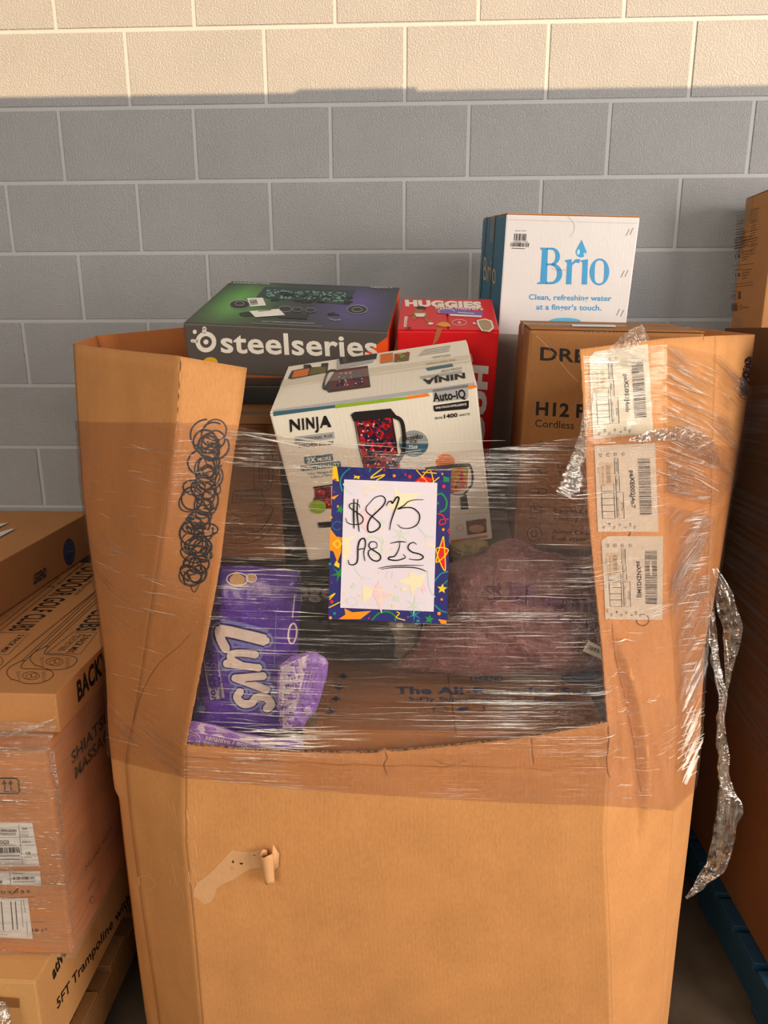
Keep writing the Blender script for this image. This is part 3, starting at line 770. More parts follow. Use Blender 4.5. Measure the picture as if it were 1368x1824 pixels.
# floor washer carton
dr = Carton('floor_washer_carton', [1.241, -.722, 1.371, 4.2, 1.3, -3.0, .335, .24, .458], cardboard('deep_brown_carton', (156, 106, 62), flute=.3), 'brown floor washer carton behind the labelled right flap, in front of the white carton', 'box', flaps=True, seam='x', tape=TAPE, bevel=.008)
DF, DT = dr.face('front'), dr.face('top')
art('lettering', DF, INK, dr.root, lambda a: (a.text('DREAME', (962, 641), (1132, 652), (.8, -23), .02), a.text('H12 PRO', (954, 738.5), (1092, 747), (1.2, -23), .03), a.text('Cordless', (953, 760), (1022, 764), (.6, -13), .0)))
art('lettering', DF, INKS, dr.root, lambda a: (a.text('Mighty', (995, 801), (1034, 803), (.2, -8)), a.text('Leaves', (993, 834), (1032, 836), (.2, -8)), a.text('Tangle', (993, 847), (1032, 849), (.2, -8)), a.text('Hair type', (990, 880), (1046, 882), (.2, -8)), a.text('Edge-to-Edge', (987, 913), (1058, 916), (.2, -8)), a.text('Cleaning', (986, 926), (1030, 928), (.2, -8)), a.text('Always Clean', (984, 950), (1052, 953), (.2, -8)), a.text('Fresh Water', (983, 962), (1045, 965), (.2, -8))))
def icons(a):
    a.line([(953, 799), (972, 800), (976, 804), (976, 809)], 1); a.line([(953, 799), (949, 804), (949, 809)], 1); a.ring(963, 790, 4, 4, 1); a.line([(956, 796), (970, 796.5)], 1)
    for x in (957, 963, 969): a.line([(x, 801), (x, 808)], .8)
    a.ring(955, 838, 11, 8, 1); a.ring(967, 838, 8, 5, 1); a.line([(948, 833), (974, 834)], 1); a.ring(959, 837, 3, 3, 1)
    a.ring(952, 874, 9, 4, 1); a.ring(966, 875, 8, 5, 1)
    for x in (954, 959, 964): a.curve([(x, 876), (x + 1.5, 879), (x, 882), (x + 1, 885)], .8)
    a.line([(943, 902), (967, 903)], 1); a.line([(943, 923), (966, 924)], 1); a.line([(946, 902), (946, 923)], 1); a.line([(964, 903), (964, 924)], 1); a.line([(946, 913), (964, 914)], 1); a.line([(950, 906), (960, 906)], 2)
    a.ring(952, 951, 13, 13, 1); a.ring(951, 950, 5, 6, 1); a.line([(946, 955), (957, 956)], 1.2)
art('icon', DF, INKS, dr.root, icons)
art('lettering', DT, INKS, dr.root, lambda a: (a.text('H12 Pro', (1040, 593), (1100, 594), (0, -4), .01), a.text('\u2014\u2014\u2014 \u2014\u2014', (1190, 592), (1240, 594), (0, -4))))
art('shipping_label', DT, WHITE, dr.root, lambda a: a.quad([(1018, 579), (1095, 580), (1098, 584), (1020, 583)]), .0016)
art('crease_line', DF, flat('pale_crease', (196, 146, 98)), dr.root, lambda a: (a.curve([(955, 598), (970, 612), (990, 634), (1010, 660), (1030, 680)], 1.3)))

# blender carton
NW = cardboard('white_printed_board', (226, 220, 208), .94, .5, .42, .45)
nj = Carton('blender_carton', [.794, -.85, 1.351, 17.7, -8.3, -1.9, .379, .237, .334], NW, 'white tilted kitchen blender carton picturing a jug full of berries, behind the price sign', 'box', flaps=True, seam='x', tape=None, facemats={'left': flat('dark_plum_print', (56, 46, 52), .4)})
NF, NTp = nj.face('front'), nj.face('top')
SIL = flat('silver_print', (168, 168, 170), .35); TEAL = flat('teal_print', (62, 100, 118), .4); LIME = flat('lime_print', (140, 178, 40), .4); ORG = flat('carrot_print', (236, 130, 40), .4)
JUG = flat('jug_dark', (44, 40, 40), .3); BERRY = flat('berry_red', (190, 40, 44), .4); BERRYD = flat('berry_dark', (120, 28, 40), .4); BLUEB = flat('blueberry', (44, 42, 72), .4); PALE = flat('pale_pink', (226, 180, 176), .4)
art('silver_band', NF, SIL, nj.root, lambda a: (a.poly([(487, 730), (845, 681), (846, 688), (487, 738)]), a.poly([(770, 694), (834, 684), (834, 706), (832, 710), (778, 717), (774, 714)])), .0005)
art('colour_band', NF, TEAL, nj.root, lambda a: a.poly([(487, 733), (597, 721), (597, 726), (487, 741)]), .0008)
art('colour_band', NF, LIME, nj.root, lambda a: a.poly([(597, 721), (724, 706), (724, 711), (597, 727)]), .0008)
art('colour_band', NF, ORG, nj.root, lambda a: (a.poly([(724, 706), (762, 700), (766, 705), (724, 711)]), a.poly([(833, 687), (848, 685), (849, 690), (836, 693)])), .0008)
art('lettering', NF, INK, nj.root, lambda a: (a.poly([(772, 722), (835, 713), (835, 725), (832, 728), (776, 733), (773, 731)]), a.text('Auto-iQ', (772, 715), (830, 708), (-2, -15), .03), a.text('PEAK', (775, 747), (789, 745), (0, -4), .01), a.text('1400', (791, 745), (815, 742), (-.4, -7), .03), a.text('WATTS', (818, 741.5), (837, 739), (0, -4), .01),
    a.text('KITCHEN SYSTEM', (533, 797), (594, 791), (-.5, -6), .02)), .0010)
art('lettering', NF, WHITE, nj.root, lambda a: (a.text('ONE-TOUCH INTELLIGENCE', (776, 728), (831, 721), (-.2, -3.6), .03)), .0013)
# heavy wordmark
def ninja(a):
    def T(x, y): return (516 + x * 76 + y * 4, 768 - x * 9 - (1 - y) * 22 * 1.0 if False else 768 - x * 8 - y * 21)
    def P(L): a.poly([(516 + x * 76 - y * 1.5 + 1, 768 - x * 8 - y * 21) for x, y in L])
    P([(0.0, -.12), (.05, .02), (.05, .62), (.20, .02), (.24, 0), (.24, 1), (.195, 1), (.195, .40), (.06, 1), (.0, 1)])
    P([(.29, 0), (.335, 0), (.335, 1), (.29, 1)])
    P([(.385, 0), (.425, 0), (.425, .60), (.54, .02), (.575, 0), (.575, 1), (.535, 1), (.535, .42), (.43, 1), (.385, 1)])
    P([(.625, 1), (.67, 1), (.67, -.15), (.63, -.36), (.575, -.3), (.60, -.14), (.625, -.10)])
    P([(.70, 0), (.745, 0), (.765, .22), (.87, .22), (.89, 0), (.97, 0), (.86, 1), (.81, 1)])
art('lettering', NF, INK, nj.root, ninja, .0010, label='heavy black wordmark')
art('silver_band', NF, SIL, nj.root, lambda a: a.quad([(524, 778), (595, 769), (596, 781), (525, 791)]), .0006)
art('lettering', NF, flat('grey_ink', (90, 88, 90)), nj.root, lambda a: a.text('PROFESSIONAL PLUS', (528, 786), (592, 778), (-.3, -5), .02), .0010)
art('colour_band', NF, TEAL, nj.root, lambda a: (a.quad([(541, 814), (592, 808), (594, 820), (543, 826)]), a.quad([(534, 829), (606, 821), (608, 831), (537, 839)])), .0006)
art('lettering', NF, WHITE, nj.root, lambda a: (a.text('2X', (547, 824), (563, 822), (-.4, -9), .04), a.text('MORE', (566, 821), (590, 818), (-.3, -6), .03), a.text('FUNCTIONALITY', (538, 837), (606, 829), (-.3, -6), .03)), .0010)
art('lettering', NF, INKS, nj.root, lambda a: (a.text("Than Ninja's Original", (547, 846), (612, 840), (-.2, -4.5), .01), a.text('Kitchen System*', (554, 851), (602, 846), (-.2, -4.5), .01)), .0010)
jug = [(632, 745), (698, 738), (713, 835), (650, 838)]
art('jug_picture', NF, flat('berry_base', (96, 26, 34), .4), nj.root, lambda a: a.poly(jug), .0008)
def berries(seed, n, rmin, rmax, quad):
    def f(a):
        r2 = random.Random(seed); P = [np.array(q, float) for q in quad]
        for i in range(n):
            u, v = r2.uniform(.08, .92), r2.uniform(.06, .96); c = (P[0] * (1 - u) + P[1] * u) * (1 - v) + (P[3] * (1 - u) + P[2] * u) * v
            r = r2.uniform(rmin, rmax); a.ell(c[0], c[1], r, r * r2.uniform(.7, 1), r2.uniform(0, 3), 10)
    return f
def three(face, quad, n, r, parent, tag_='fruit_picture'):
    art(tag_, face, BERRYD, parent, berries(1, n, r * .8, r * 1.3, quad), .0010)
    art(tag_, face, BERRY, parent, berries(2, n, r * .6, r * 1.2, quad), .0012)
    art(tag_, face, BLUEB, parent, berries(3, int(n * 1.6), r * .35, r * .6, quad), .0014)
    art(tag_, face, PALE, parent, berries(4, int(n * .5), r * .15, r * .3, quad), .0016)
three(NF, jug, 60, 7, nj.root)
art('jug_picture', NF, JUG, nj.root, lambda a: (a.poly([(625, 738), (632, 733), (696, 727), (704, 737), (706, 742), (630, 750)]), a.curve([(700, 740), (714, 748), (719, 768), (719, 800), (711, 818), (702, 830)], 7), a.line([(631, 748), (640, 800), (650, 838)], 1.5), a.line([(698, 742), (706, 790), (708, 830)], 2)), .0018)
art('badge', NF, flat('badge_grey', (150, 154, 156), .4), nj.root, lambda a: a.ell(737, 789, 26, 23), .0010)
art('badge', NF, TEAL, nj.root, lambda a: (a.pts([(737 + 26 * math.cos(t), 790 + 23 * math.sin(t)) for t in [PI * i / 14 for i in range(15)]], [list(range(15))])), .0013)
art('badge', NF, JUG, nj.root, lambda a: (a.text('CRUSHED', (716, 785), (753, 780), (-.3, -5.5), .03), a.text('ICE', (730, 789), (743, 788), (0, -5), .03), a.quad([(722, 775), (744, 772), (745, 777), (723, 779)])), .0015)
art('badge', NF, WHITE, nj.root, lambda a: (a.text('72oz', (728, 799), (744, 797), (0, -6), .03), a.line([(722, 804), (750, 801)], 1), a.line([(724, 808), (748, 806)], 1), a.text('PERFECTLY', (724, 778), (743, 775.5), (0, -2.6), .03)), .0017)
art('badge', NF, ORG, nj.root, lambda a: a.ell(793, 822, 17, 14), .0012)
art('badge', NF, JUG, nj.root, lambda a: (a.text('2 LBS.', (783, 822), (803, 820), (0, -5)), a.line([(781, 826), (806, 824)], .8), a.line([(786, 831), (802, 830)], .8)), .0015)
bowl = [(802, 835), (834, 830), (832, 872), (803, 878)]
art('bowl_picture', NF, flat('carrot_mix', (206, 110, 48)), nj.root, lambda a: a.poly(bowl), .0014)
art('bowl_picture', NF, LIME, nj.root, berries(5, 16, 2, 4, bowl), .0016)
art('bowl_picture', NF, BERRY, nj.root, berries(6, 10, 2, 4, bowl), .0017)
art('bowl_picture', NF, JUG, nj.root, lambda a: (a.poly([(757, 832), (800, 826), (836, 824), (836, 830), (757, 838)]), a.curve([(836, 826), (841, 840), (840, 862), (826, 880)], 4), a.poly([(820, 884), (831, 880), (835, 906), (821, 907)]), a.curve([(803, 838), (803, 876), (828, 880)], 1.5)), .0018)
bl = [(560, 870), (590, 866), (590, 905), (562, 908)]
art('jug_picture', NF, LIME, nj.root, lambda a: a.ell(566, 902, 15, 12), .0020)
art('fruit_picture', NF, BERRYD, nj.root, lambda a: a.poly(bl), .0010)
three(NF, bl, 8, 5, nj.root)
art('jug_picture', NF, JUG, nj.root, lambda a: (a.line([(558, 868), (592, 863)], 3), a.poly([(566, 930), (592, 928), (592, 938), (568, 940)])), .0016)
art('inset_picture', NF, flat('brown_food', (120, 70, 46)), nj.root, lambda a: (a.quad([(830, 928), (866, 922), (867, 948), (832, 953)]),), .0010)
art('inset_picture', NF, flat('tan_food', (206, 150, 100)), nj.root, lambda a: (a.ell(849, 941, 14, 7), a.line([(805, 916), (870, 912)], .6), a.ring(819, 940, 6, 6, .8)), .0012)
art('colour_band', NF, ORG, nj.root, lambda a: a.quad([(803, 962), (868, 953), (869, 957), (803, 966)]), .0010)
# lid pictures
art('jug_picture', NTp, SIL, nj.root, lambda a: (a.poly([(600, 642), (668, 633), (664, 646), (600, 660)])), .0009)
art('jug_picture', NTp, JUG, nj.root, lambda a: (a.poly([(604, 640), (672, 630), (670, 640), (606, 650)]), a.poly([(598, 660), (655, 652), (660, 690), (585, 700), (578, 690)]), a.poly([(513, 675), (520, 661), (541, 657), (541, 650), (553, 650), (556, 655), (572, 654), (573, 648), (585, 647), (583, 664), (520, 676)]), a.curve([(583, 694), (576, 690), (584, 664), (598, 660)], 4)), .0010)
lj = [(602, 664), (650, 657), (654, 686), (594, 693)]
art('jug_picture', NTp, flat('berry_base', (96, 26, 34), .4), nj.root, lambda a: a.poly([(596, 661), (652, 654), (657, 688), (590, 696)]), .0013)
three(NTp, lj, 44, 5, nj.root)
art('bowl_picture', NTp, flat('carrot_mix', (206, 110, 48)), nj.root, lambda a: (a.poly([(524, 662), (552, 657), (548, 670), (520, 674)]), a.poly([(678, 632), (700, 629), (700, 645), (677, 648)])), .0013)
art('bowl_picture', NTp, flat('olive_mix', (104, 96, 60)), nj.root, lambda a: (a.poly([(554, 657), (582, 654), (580, 665), (550, 669)]), a.poly([(703, 631), (730, 628), (728, 643), (702, 646)])), .0013)
art('bowl_picture', NTp, BERRY, nj.root, berries(7, 8, 1.5, 3, [(704, 631), (729, 628), (727, 643), (703, 646)]), .0016)
art('bowl_picture', NTp, LIME, nj.root, berries(8, 6, 1.5, 2.5, [(704, 631), (729, 628), (727, 643), (703, 646)]), .0017)
def inv(a):
    a.text('NINJA', (828, 665), (753, 677), (1, 9), .05)
art('lettering', NTp, INK, nj.root, inv, .0010)
art('lettering', NTp, TEAL, nj.root, lambda a: (a.quad([(758, 656), (805, 648), (808, 653), (762, 661)])), .0008)
art('silver_band', NTp, SIL, nj.root, lambda a: a.quad([(748, 671), (822, 660), (824, 665), (750, 675)]), .0007)
art('lettering', NTp, flat('grey_ink', (90, 88, 90)), nj.root, lambda a: ([a.text(t, p0, p1, (0, h)) for t, p0, p1, h in (('KITCHEN SYSTEM', (822, 654), (786, 660), 4), ("Than Ninja's Original", (812, 640), (760, 648), 3), ('INCLUDES:', (802, 632), (770, 636), 3))], [a.line([(745 + i * 3, 634 - i * 3.2), (800 + i, 626 - i * 3.2)], .6) for i in range(4)]), .0010)
art('seam_tape', NTp, TAPEC, nj.root, lambda a: a.quad([(502, 678), (840, 632), (843, 646), (498, 693)], 3), .0018)

# brown carton with line drawing of a blender
ld = Carton('drawn_carton', [.437, -.755, 1.275, 3, 0, -3, .295, .25, .285], KRAFT_D, 'brown carton with a thin line drawing beside the left flap', 'box', flaps=True, seam='x', tape=TAPE)
LF_ = ld.face('front')
def linedraw(a):
    a.curve([(440, 790), (458, 786), (462, 800), (462, 860)], .9); a.curve([(440, 797), (452, 795), (452, 866), (458, 867)], .8)
    a.curve([(460, 790), (478, 796), (486, 815), (486, 850), (482, 868), (470, 876)], .9); a.curve([(467, 830), (467, 858), (472, 866), (478, 860), (479, 828)], .8)
    a.line([(416, 874), (468, 872)], 1.4); a.line([(414, 896), (470, 892)], 1); a.line([(416, 874), (412, 898)], 1); a.line([(466, 872), (472, 894)], 1)
    for i in range(24): a.line([(419 + i * 2.1, 875 - i * .05), (416 + i * 2.25, 896 - i * .15)], .5)
    a.curve([(412, 912), (430, 922), (455, 918), (470, 904), (471, 894)], .8); a.curve([(470, 896), (486, 906), (478, 925), (460, 945), (430, 950), (405, 945)], .9)
    a.curve([(472, 905), (482, 915), (472, 935), (455, 950), (405, 955)], .7)
    for i in range(7): a.ring(410 + i * 6.5, 940 + i * .5, 2.2, 2.2, .7)
    a.curve([(404, 966), (440, 968), (470, 955), (490, 930)], .8)
art('line_drawing', LF_, INKS, ld.root, linedraw)

# black carton
bc = Carton('storage_carton', [.755, -.80, 1.03, 0, 0, 0, .34, .29, .20], flat('black_gloss_print', (26, 24, 27), .4), 'black carton with pale grey lettering behind the price sign', 'box', flaps=True, seam='x')
art('lettering', bc.face('front'), flat('grey_lettering', (120, 112, 112)), bc.root, lambda a: a.text('age', (530, 1062), (594, 1065), (0, -26), .03))

# cookware carton lying flat at the bottom of the opening
SAP = flat('navy_ink', (52, 62, 104), .55)
al = Carton('cookware_carton', [.928, -.955, .815, 0, 0, 1, .575, .30, .09], KRAFT_D, 'flat brown cookware carton printed in navy just behind the low cut front edge', 'box', flaps=True, seam='y', tape=None)
AT = al.face('top')
art('lettering', AT, SAP, al.root, lambda a: (a.text('The All-Rounder Set', (704, 1236), (1052, 1238), (-1, -12), .045), a.text('5-Ply SuperStainless In-Pieces', (728, 1248.5), (1010, 1250), (-.5, -7), .03), a.text('LEGEND', (838, 1213), (896, 1213), (-.3, -8), .05)))
art('logo', AT, SAP, al.root, lambda a: (a.ell(1035, 1207, 37, 12), [(a.line([(x, y - 6), (x, y + 6)], 2), a.line([(x - 8, y), (x + 8, y)], 2), a.line([(x - 4, y - 3), (x + 4, y + 3)], 2), a.line([(x + 4, y - 3), (x - 4, y + 3)], 2)) for x, y in ((612, 1205), (604, 1225), (598, 1245), (589, 1268))]))
art('icon', AT, SAP, al.root, lambda a: (a.ring(784, 1266, 12, 9, 2.4, a0=PI, a1=2 * PI), a.line([(770, 1268), (798, 1268)], 1.6), a.poly([(812, 1266), (818, 1260), (830, 1259), (838, 1265), (824, 1267)]), a.line([(862, 1256), (863, 1266)], 2), a.line([(852, 1268), (874, 1268)], 1.5), a.line([(900, 1262), (918, 1262)], 2), a.line([(900, 1267), (918, 1267)], 1), a.line([(944, 1262), (960, 1262)], 2)))
art('packing_tape', AT, TAPE, al.root, lambda a: a.quad([(572, 1190), (586, 1190), (562, 1300), (545, 1300)], 2), .0005)
# cartons that fill the lower box
for i, (q, lb) in enumerate((([.60, -.66, .33, 0, 0, 0, .62, .72, .90], 'plain brown carton packed low on the left inside the bulk box'), ([1.16, -.46, .55, 0, 0, 0, .46, .60, 1.22], 'tall plain brown carton packed low on the right inside the bulk box'))):
    pass
fl = Carton('packed_carton', [.66, -.53, .31, 0, 0, 0, .56, .70, .87], KRAFT_D, 'plain brown carton packed low inside the bulk box under the black carton', 'box')
fl2 = Carton('packed_carton', [1.17, -.47, .49, 0, 0, 0, .38, .56, 1.21], KRAFT_D, 'plain brown carton packed deep inside the bulk box under the red and white cartons', 'box')
fl3 = Carton('packed_carton', [.80, -1.00, .32, 0, 0, 0, .70, .15, .86], KRAFT_D, 'plain brown carton packed under the flat cookware carton', 'box')

# ------------------------------------------------------------------ soft packs: pillow shaped from an outline
def pouch(name, outline, Y, thick, mat, label, cat='package', tilt=0., wrinkle=.004, wscale=14, seed=0, rings=22, n=110, power=2.4, parent=None, slope=0.):
    P = [atY(x, y, Y) for x, y in outline]
    P = np.array(P); P = np.vstack([P, P[:1]])
    seg = np.r_[0, np.cumsum(np.linalg.norm(np.diff(P, axis=0), axis=1))]
    t = np.linspace(0, seg[-1], n, endpoint=False); O = np.stack([np.interp(t, seg, P[:, i]) for i in range(3)], 1)
    c = O.mean(0); V = []; F = []
    zmin = O[:, 2].min()
    for side in (1, -1):
        for r in range(rings + 1):
            q = 1 - (r / rings) ** 1.4
            for i in range(n):
                p = c + (O[i] - c) * q
                b = thick * (1 - q ** power) ** .55
                wv = wrinkle * noise.fractal(Vector((p[0] * wscale + seed, p[2] * wscale, side * 3)), .6, 2.1, 4) * min(1, (1 - q) * 5 + .25)
                yy = p[1] - side * b * (.5 if side < 0 else 1) - wv * (1 if side > 0 else .4) + slope * (p[2] - zmin)
                V.append((p[0] + wv * .3, yy, p[2]))
    H = (rings + 1) * n
    for sd in range(2):
        for r in range(rings):
            for i in range(n):
                a = sd * H + r * n + i; b = sd * H + r * n + (i + 1) % n
                F.append([a, b, b + n, a + n] if sd else [a, a + n, b + n, b])
    for i in range(n):
        j = (i + 1) % n; F.append([i, j, H + j, H + i])
    if parent is None:
        root = thing(name, (float(c[0]), float(c[1]), float(zmin)), label, cat)
    else: root = parent
    o = mesh('pouch' if parent is None else name, V, F, mat, root, smooth=True, uvs=[(v[0], v[2]) for v in V])
    outside(o)
    return root, o
def wrapper(name, rgb, rough=.28, spec=.55, sc=22, st=.5, coat=.25):
    s = NT(name); b = s.n('ShaderNodeBsdfPrincipled'); s.l(b.outputs[0], s.out.inputs[0])
    g = s.n('ShaderNodeNewGeometry').outputs['Position']; f = s.noise(g, 5, 2)
    c = lin(rgb); s.l(s.mix(f, c, tuple(x * .85 for x in c[:3]) + (1,)), b.inputs['Base Color'])
    s.l(s.bump(s.noise(g, sc, 5, .6), st, .01), b.inputs['Normal'])
    b.inputs['Roughness'].default_value = rough; b.inputs['Specular IOR Level'].default_value = spec; b.inputs['Coat Weight'].default_value = coat
    return s.m
PURPLE = wrapper('purple_wrapper', (84, 46, 168)); LILAC = wrapper('lilac_wrapper', (150, 112, 214)); WLILAC = wrapper('white_lilac_wrapper', (212, 200, 228))
# big purple nappy pack
lv, lvo = pouch('nappy_pack', [(392, 1008), (450, 1008), (535, 1016), (538, 1060), (533, 1120), (528, 1200), (520, 1296), (480, 1310), (400, 1304), (338, 1296), (350, 1230), (362, 1170), (374, 1100), (384, 1050)], -1.045, .045, PURPLE, 'tall purple nappy pack with fat cream lettering running down its front', wrinkle=.003, seed=3, power=5)
LS = Surf([lvo])
PBLUE = flat('periwinkle_print', (118, 128, 206), .4, .5); CREAM = flat('cream_print', (226, 216, 214), .4, .5); LGREY = flat('lavender_grey_print', (170, 164, 190), .4, .5)
def vert(a, t, p0, p1, up, bold): a.text(t, p0, p1, up, bold)
# bubbly wordmark drawn thick, in the tilted frame of the pack
def LT(x, y):   # x along the word (down the pack), y up the letters (to the right)
    p0 = np.array((383., 1112.)); d = np.array((26., 138.)); u = np.array((88., 14.)); return p0 + d * x + u * y
def word(a, w):
    a.curve([LT(.03, .98), LT(.05, .5), LT(.08, .12), LT(.15, .08), LT(.25, .10), LT(.31, .16)], w * 1.0) if False else None
    a.curve([LT(.10, 1.0), LT(.08, .7), LT(.06, .3), LT(.06, .08)], w * 1.15); a.curve([LT(.06, .08), LT(.18, .08), LT(.30, .14)], w * .95)
    a.curve([LT(.31, .72), LT(.32, .42), LT(.36, .22), LT(.43, .22), LT(.48, .40)], w * .74); a.line([LT(.48, .74), LT(.49, .10)], w * .74)
    a.line([LT(.58, .80), LT(.665, .22)], w * .80); a.line([LT(.665, .22), LT(.75, .82)], w * .80)
    a.curve([LT(1.0, .76), LT(.94, .86), LT(.86, .78), LT(.88, .58), LT(.96, .46), LT(.99, .28), LT(.92, .18), LT(.84, .26)], w * .82)
    for q in [(.10, 1.0), (.06, .08), (.30, .14), (.31, .72), (.48, .74), (.49, .10), (.58, .80), (.75, .82), (.665, .22), (1.0, .76), (.84, .26)]:
        c = LT(*q); a.ell(c[0], c[1], w * .41, w * .41, 0, 14)
art('lettering', LS, PBLUE, lv, lambda a: word(a, 34), .0010)
art('lettering', LS, flat('deep_purple_print', (44, 26, 110)), lv, lambda a: word(a, 23), .0018)
art('lettering', LS, CREAM, lv, lambda a: word(a, 17), .0026, 'fat cream wordmark running down the pack')
art('ribbon', LS, LGREY, lv, lambda a: a.curve([(374, 1150), (378, 1185), (382, 1215), (388, 1245)], 26), .0005)
art('lettering', LS, flat('deep_purple_print', (44, 26, 110)), lv, lambda a: (a.text('protection', (374, 1158), (378, 1248), (11, 0), .04), a.text('platinum', (389, 1206), (393, 1248), (6, 0), .03)), .0030)
art('cloud_picture', LS, flat('cloud_blue', (110, 140, 196)), lv, lambda a: (a.ell(350, 1268, 12, 12), a.ell(358, 1262, 8, 6), a.ell(346, 1280, 10, 8), a.poly([(352, 1050), (420, 1060), (410, 1078), (380, 1072)])), .0007)
art('bear_picture', LS, flat('bear_tan', (196, 160, 110)), lv, lambda a: (a.ell(423, 1033, 14, 10), a.ell(448, 1030, 7, 6), a.poly([(414, 1024), (422, 1018), (430, 1026)])), .0010)
art('bear_picture', LS, CREAM, lv, lambda a: (a.ring(423, 1032, 19, 11, 2), a.ring(448, 1030, 9, 7, 2)), .0013)
art('gusset_line', LS, PBLUE, lv, lambda a: (a.line([(534, 1018), (520, 1047), (492, 1088), (489, 1180), (487, 1300)], 1.4), a.poly([(520, 1090), (532, 1080), (532, 1150), (512, 1166)])), .0012)
art('gusset_picture', LS, CREAM, lv, lambda a: (a.ring(520, 1128, 7, 18, 3, .1), a.line([(524, 1060), (520, 1100)], 2)), .0016)
# wipes
wp, wpo = pouch('wipes_pack', [(497, 1186), (520, 1168), (540, 1163), (560, 1160), (578, 1170), (585, 1180), (582, 1205), (572, 1240), (562, 1268), (548, 1282), (540, 1296), (502, 1300), (494, 1260), (494, 1220)], -1.107, .018, LILAC, 'small lilac pack of wipes with a crumpled white edge leaning on the purple pack', wrinkle=.006, wscale=30, seed=8)
WS = Surf([wpo])
art('white_edge', WS, WLILAC, wp, lambda a: a.quad([(500, 1188), (550, 1166), (520, 1296), (494, 1296)], 8), .0008)
art('lettering', WS, flat('violet_ink', (96, 66, 150)), wp, lambda a: ([a.text(t, (x, y), (x + 26, y - 8), (-2, -6), .02) for t, x, y in (('ing', 514, 1214), ('Bing', 510, 1226), ('huggi', 508, 1240), ('pure', 502, 1262), ('soft', 500, 1280))], [a.ring(505 + i * 4, 1250 + i * 7, 5, 3, .8) for i in range(4)]), .0014)
art('printed_lines', WS, flat('pale_lilac_ink', (196, 176, 232)), wp, lambda a: ([a.line([(547 + i * 5, 1185 + i * 1.5), (533 + i * 5, 1236 + i * 1.5)], .9) for i in range(5)], a.ring(572, 1181, 5, 5, .8), a.poly([(540, 1262), (550, 1256), (556, 1268), (546, 1275)])), .0012)
wq, wqo = pouch('wipes_pack', [(326, 1290), (345, 1284), (380, 1290), (420, 1303), (470, 1312), (548, 1316), (552, 1352), (440, 1360), (322, 1352)], -1.106, .008, LILAC, 'lilac and white pack printed sensitive lying along the cut edge', wrinkle=.003, wscale=30, seed=2)
WQ = Surf([wqo])
art('white_edge', WQ, WLILAC, wq, lambda a: a.poly([(340, 1286), (380, 1293), (420, 1306), (470, 1315), (546, 1319), (546, 1350), (470, 1330), (420, 1318), (380, 1310), (338, 1302)]), .0010)
art('lettering', WQ, CREAM, wq, lambda a: (a.text('sensitive / nou', (366, 1316), (440, 1330), (2, -8), .02), a.text('peaux sens', (363, 1325), (412, 1337), (2, -8), .02), a.ring(345, 1316, 12, 11, 1), a.ring(345, 1316, 8, 7, .8)), .0018)

# mauve plastic bag
s = NT('mauve_plastic'); b = s.n('ShaderNodeBsdfPrincipled'); g = s.n('ShaderNodeNewGeometry').outputs['Position']
b.inputs['Base Color'].default_value = lin((206, 128, 128)); b.inputs['Roughness'].default_value = .3; b.inputs['Specular IOR Level'].default_value = .6
s.l(s.mix(s.noise(g, 11, 3), lin((158, 106, 108)), lin((96, 62, 68))), b.inputs['Base Color'])
s.l(s.bump(s.noise(g, 26, 5, .6), .8, .02), b.inputs['Normal'])
tr = s.n('ShaderNodeBsdfTransparent'); tr.inputs[0].default_value = lin((236, 190, 186)); mx = s.n('ShaderNodeMixShader'); mx.inputs[0].default_value = .78
s.l(tr.outputs[0], mx.inputs[1]); s.l(b.outputs[0], mx.inputs[2]); s.l(mx.outputs[0], s.out.inputs[0])
MAUVE = s.m
bag, bago = pouch('plastic_bag', [(708, 1184), (722, 1166), (742, 1152), (752, 1120), (770, 1090), (786, 1052), (798, 1010), (828, 995), (858, 988), (882, 972), (905, 963), (935, 964), (962, 985), (1000, 990), (1035, 1010), (1062, 1050), (1084, 1100), (1092, 1188), (1000, 1196), (900, 1198), (820, 1196), (750, 1190)], -1.005, .085, MAUVE, 'crumpled mauve plastic bag with dark printing below the white blender carton', 'bag', wrinkle=.012, wscale=11, seed=12, slope=.06)
BS = Surf([bago])
PLUM = flat('plum_ink', (84, 40, 72), .5)
art('lettering', BS, PLUM, bag, lambda a: (a.text('Bluemart', (906, 1072), (1112, 1100), (1, -34), .04), a.text('THE ORIGINAL HANDMADE', (900, 1098), (1096, 1122), (.5, -11), .015)), .007)
def flower(a):
    for ang in range(4):
        t = ang * PI / 2 + .6; a.ring(881 + 8 * math.cos(t), 1056 + 9 * math.sin(t), 7, 6, 2.6, t)
    a.curve([(881, 1058), (884, 1068), (874, 1076)], 3)
art('logo', BS, PLUM, bag, flower, .007, 'plum clover logo')
# cloth, grey bracket, tag
ol, _ = pouch('folded_cloth', [(800, 968), (840, 958), (868, 964), (876, 985), (862, 1004), (820, 1008), (804, 992)], -.93, .02, flat('olive_cloth', (150, 132, 78), .8), 'folded olive cloth showing under the blender carton', 'cloth', wrinkle=.008, wscale=30)
gb, gbo = pouch('clear_bag', [(690, 1104), (752, 1104), (744, 1160), (735, 1180), (702, 1170), (704, 1140)], -.975, .012, flat('smoky_grey_plastic', (118, 112, 104), .3), 'small grey plastic piece below the price sign, left of the mauve bag', 'package', wrinkle=.004)
art('sticker', Surf([gbo]), flat('pale_sticker', (190, 184, 178)), gb, lambda a: a.ell(712, 1114, 7, 4.5), .001)
tgv, tgo = pouch('paper_tag', [(1038, 1160), (1048, 1141), (1082, 1158), (1080, 1178)], -1.095, .001, PAPER, 'small white barcode tag beside the right flap, on the mauve bag', 'tag', wrinkle=.0)
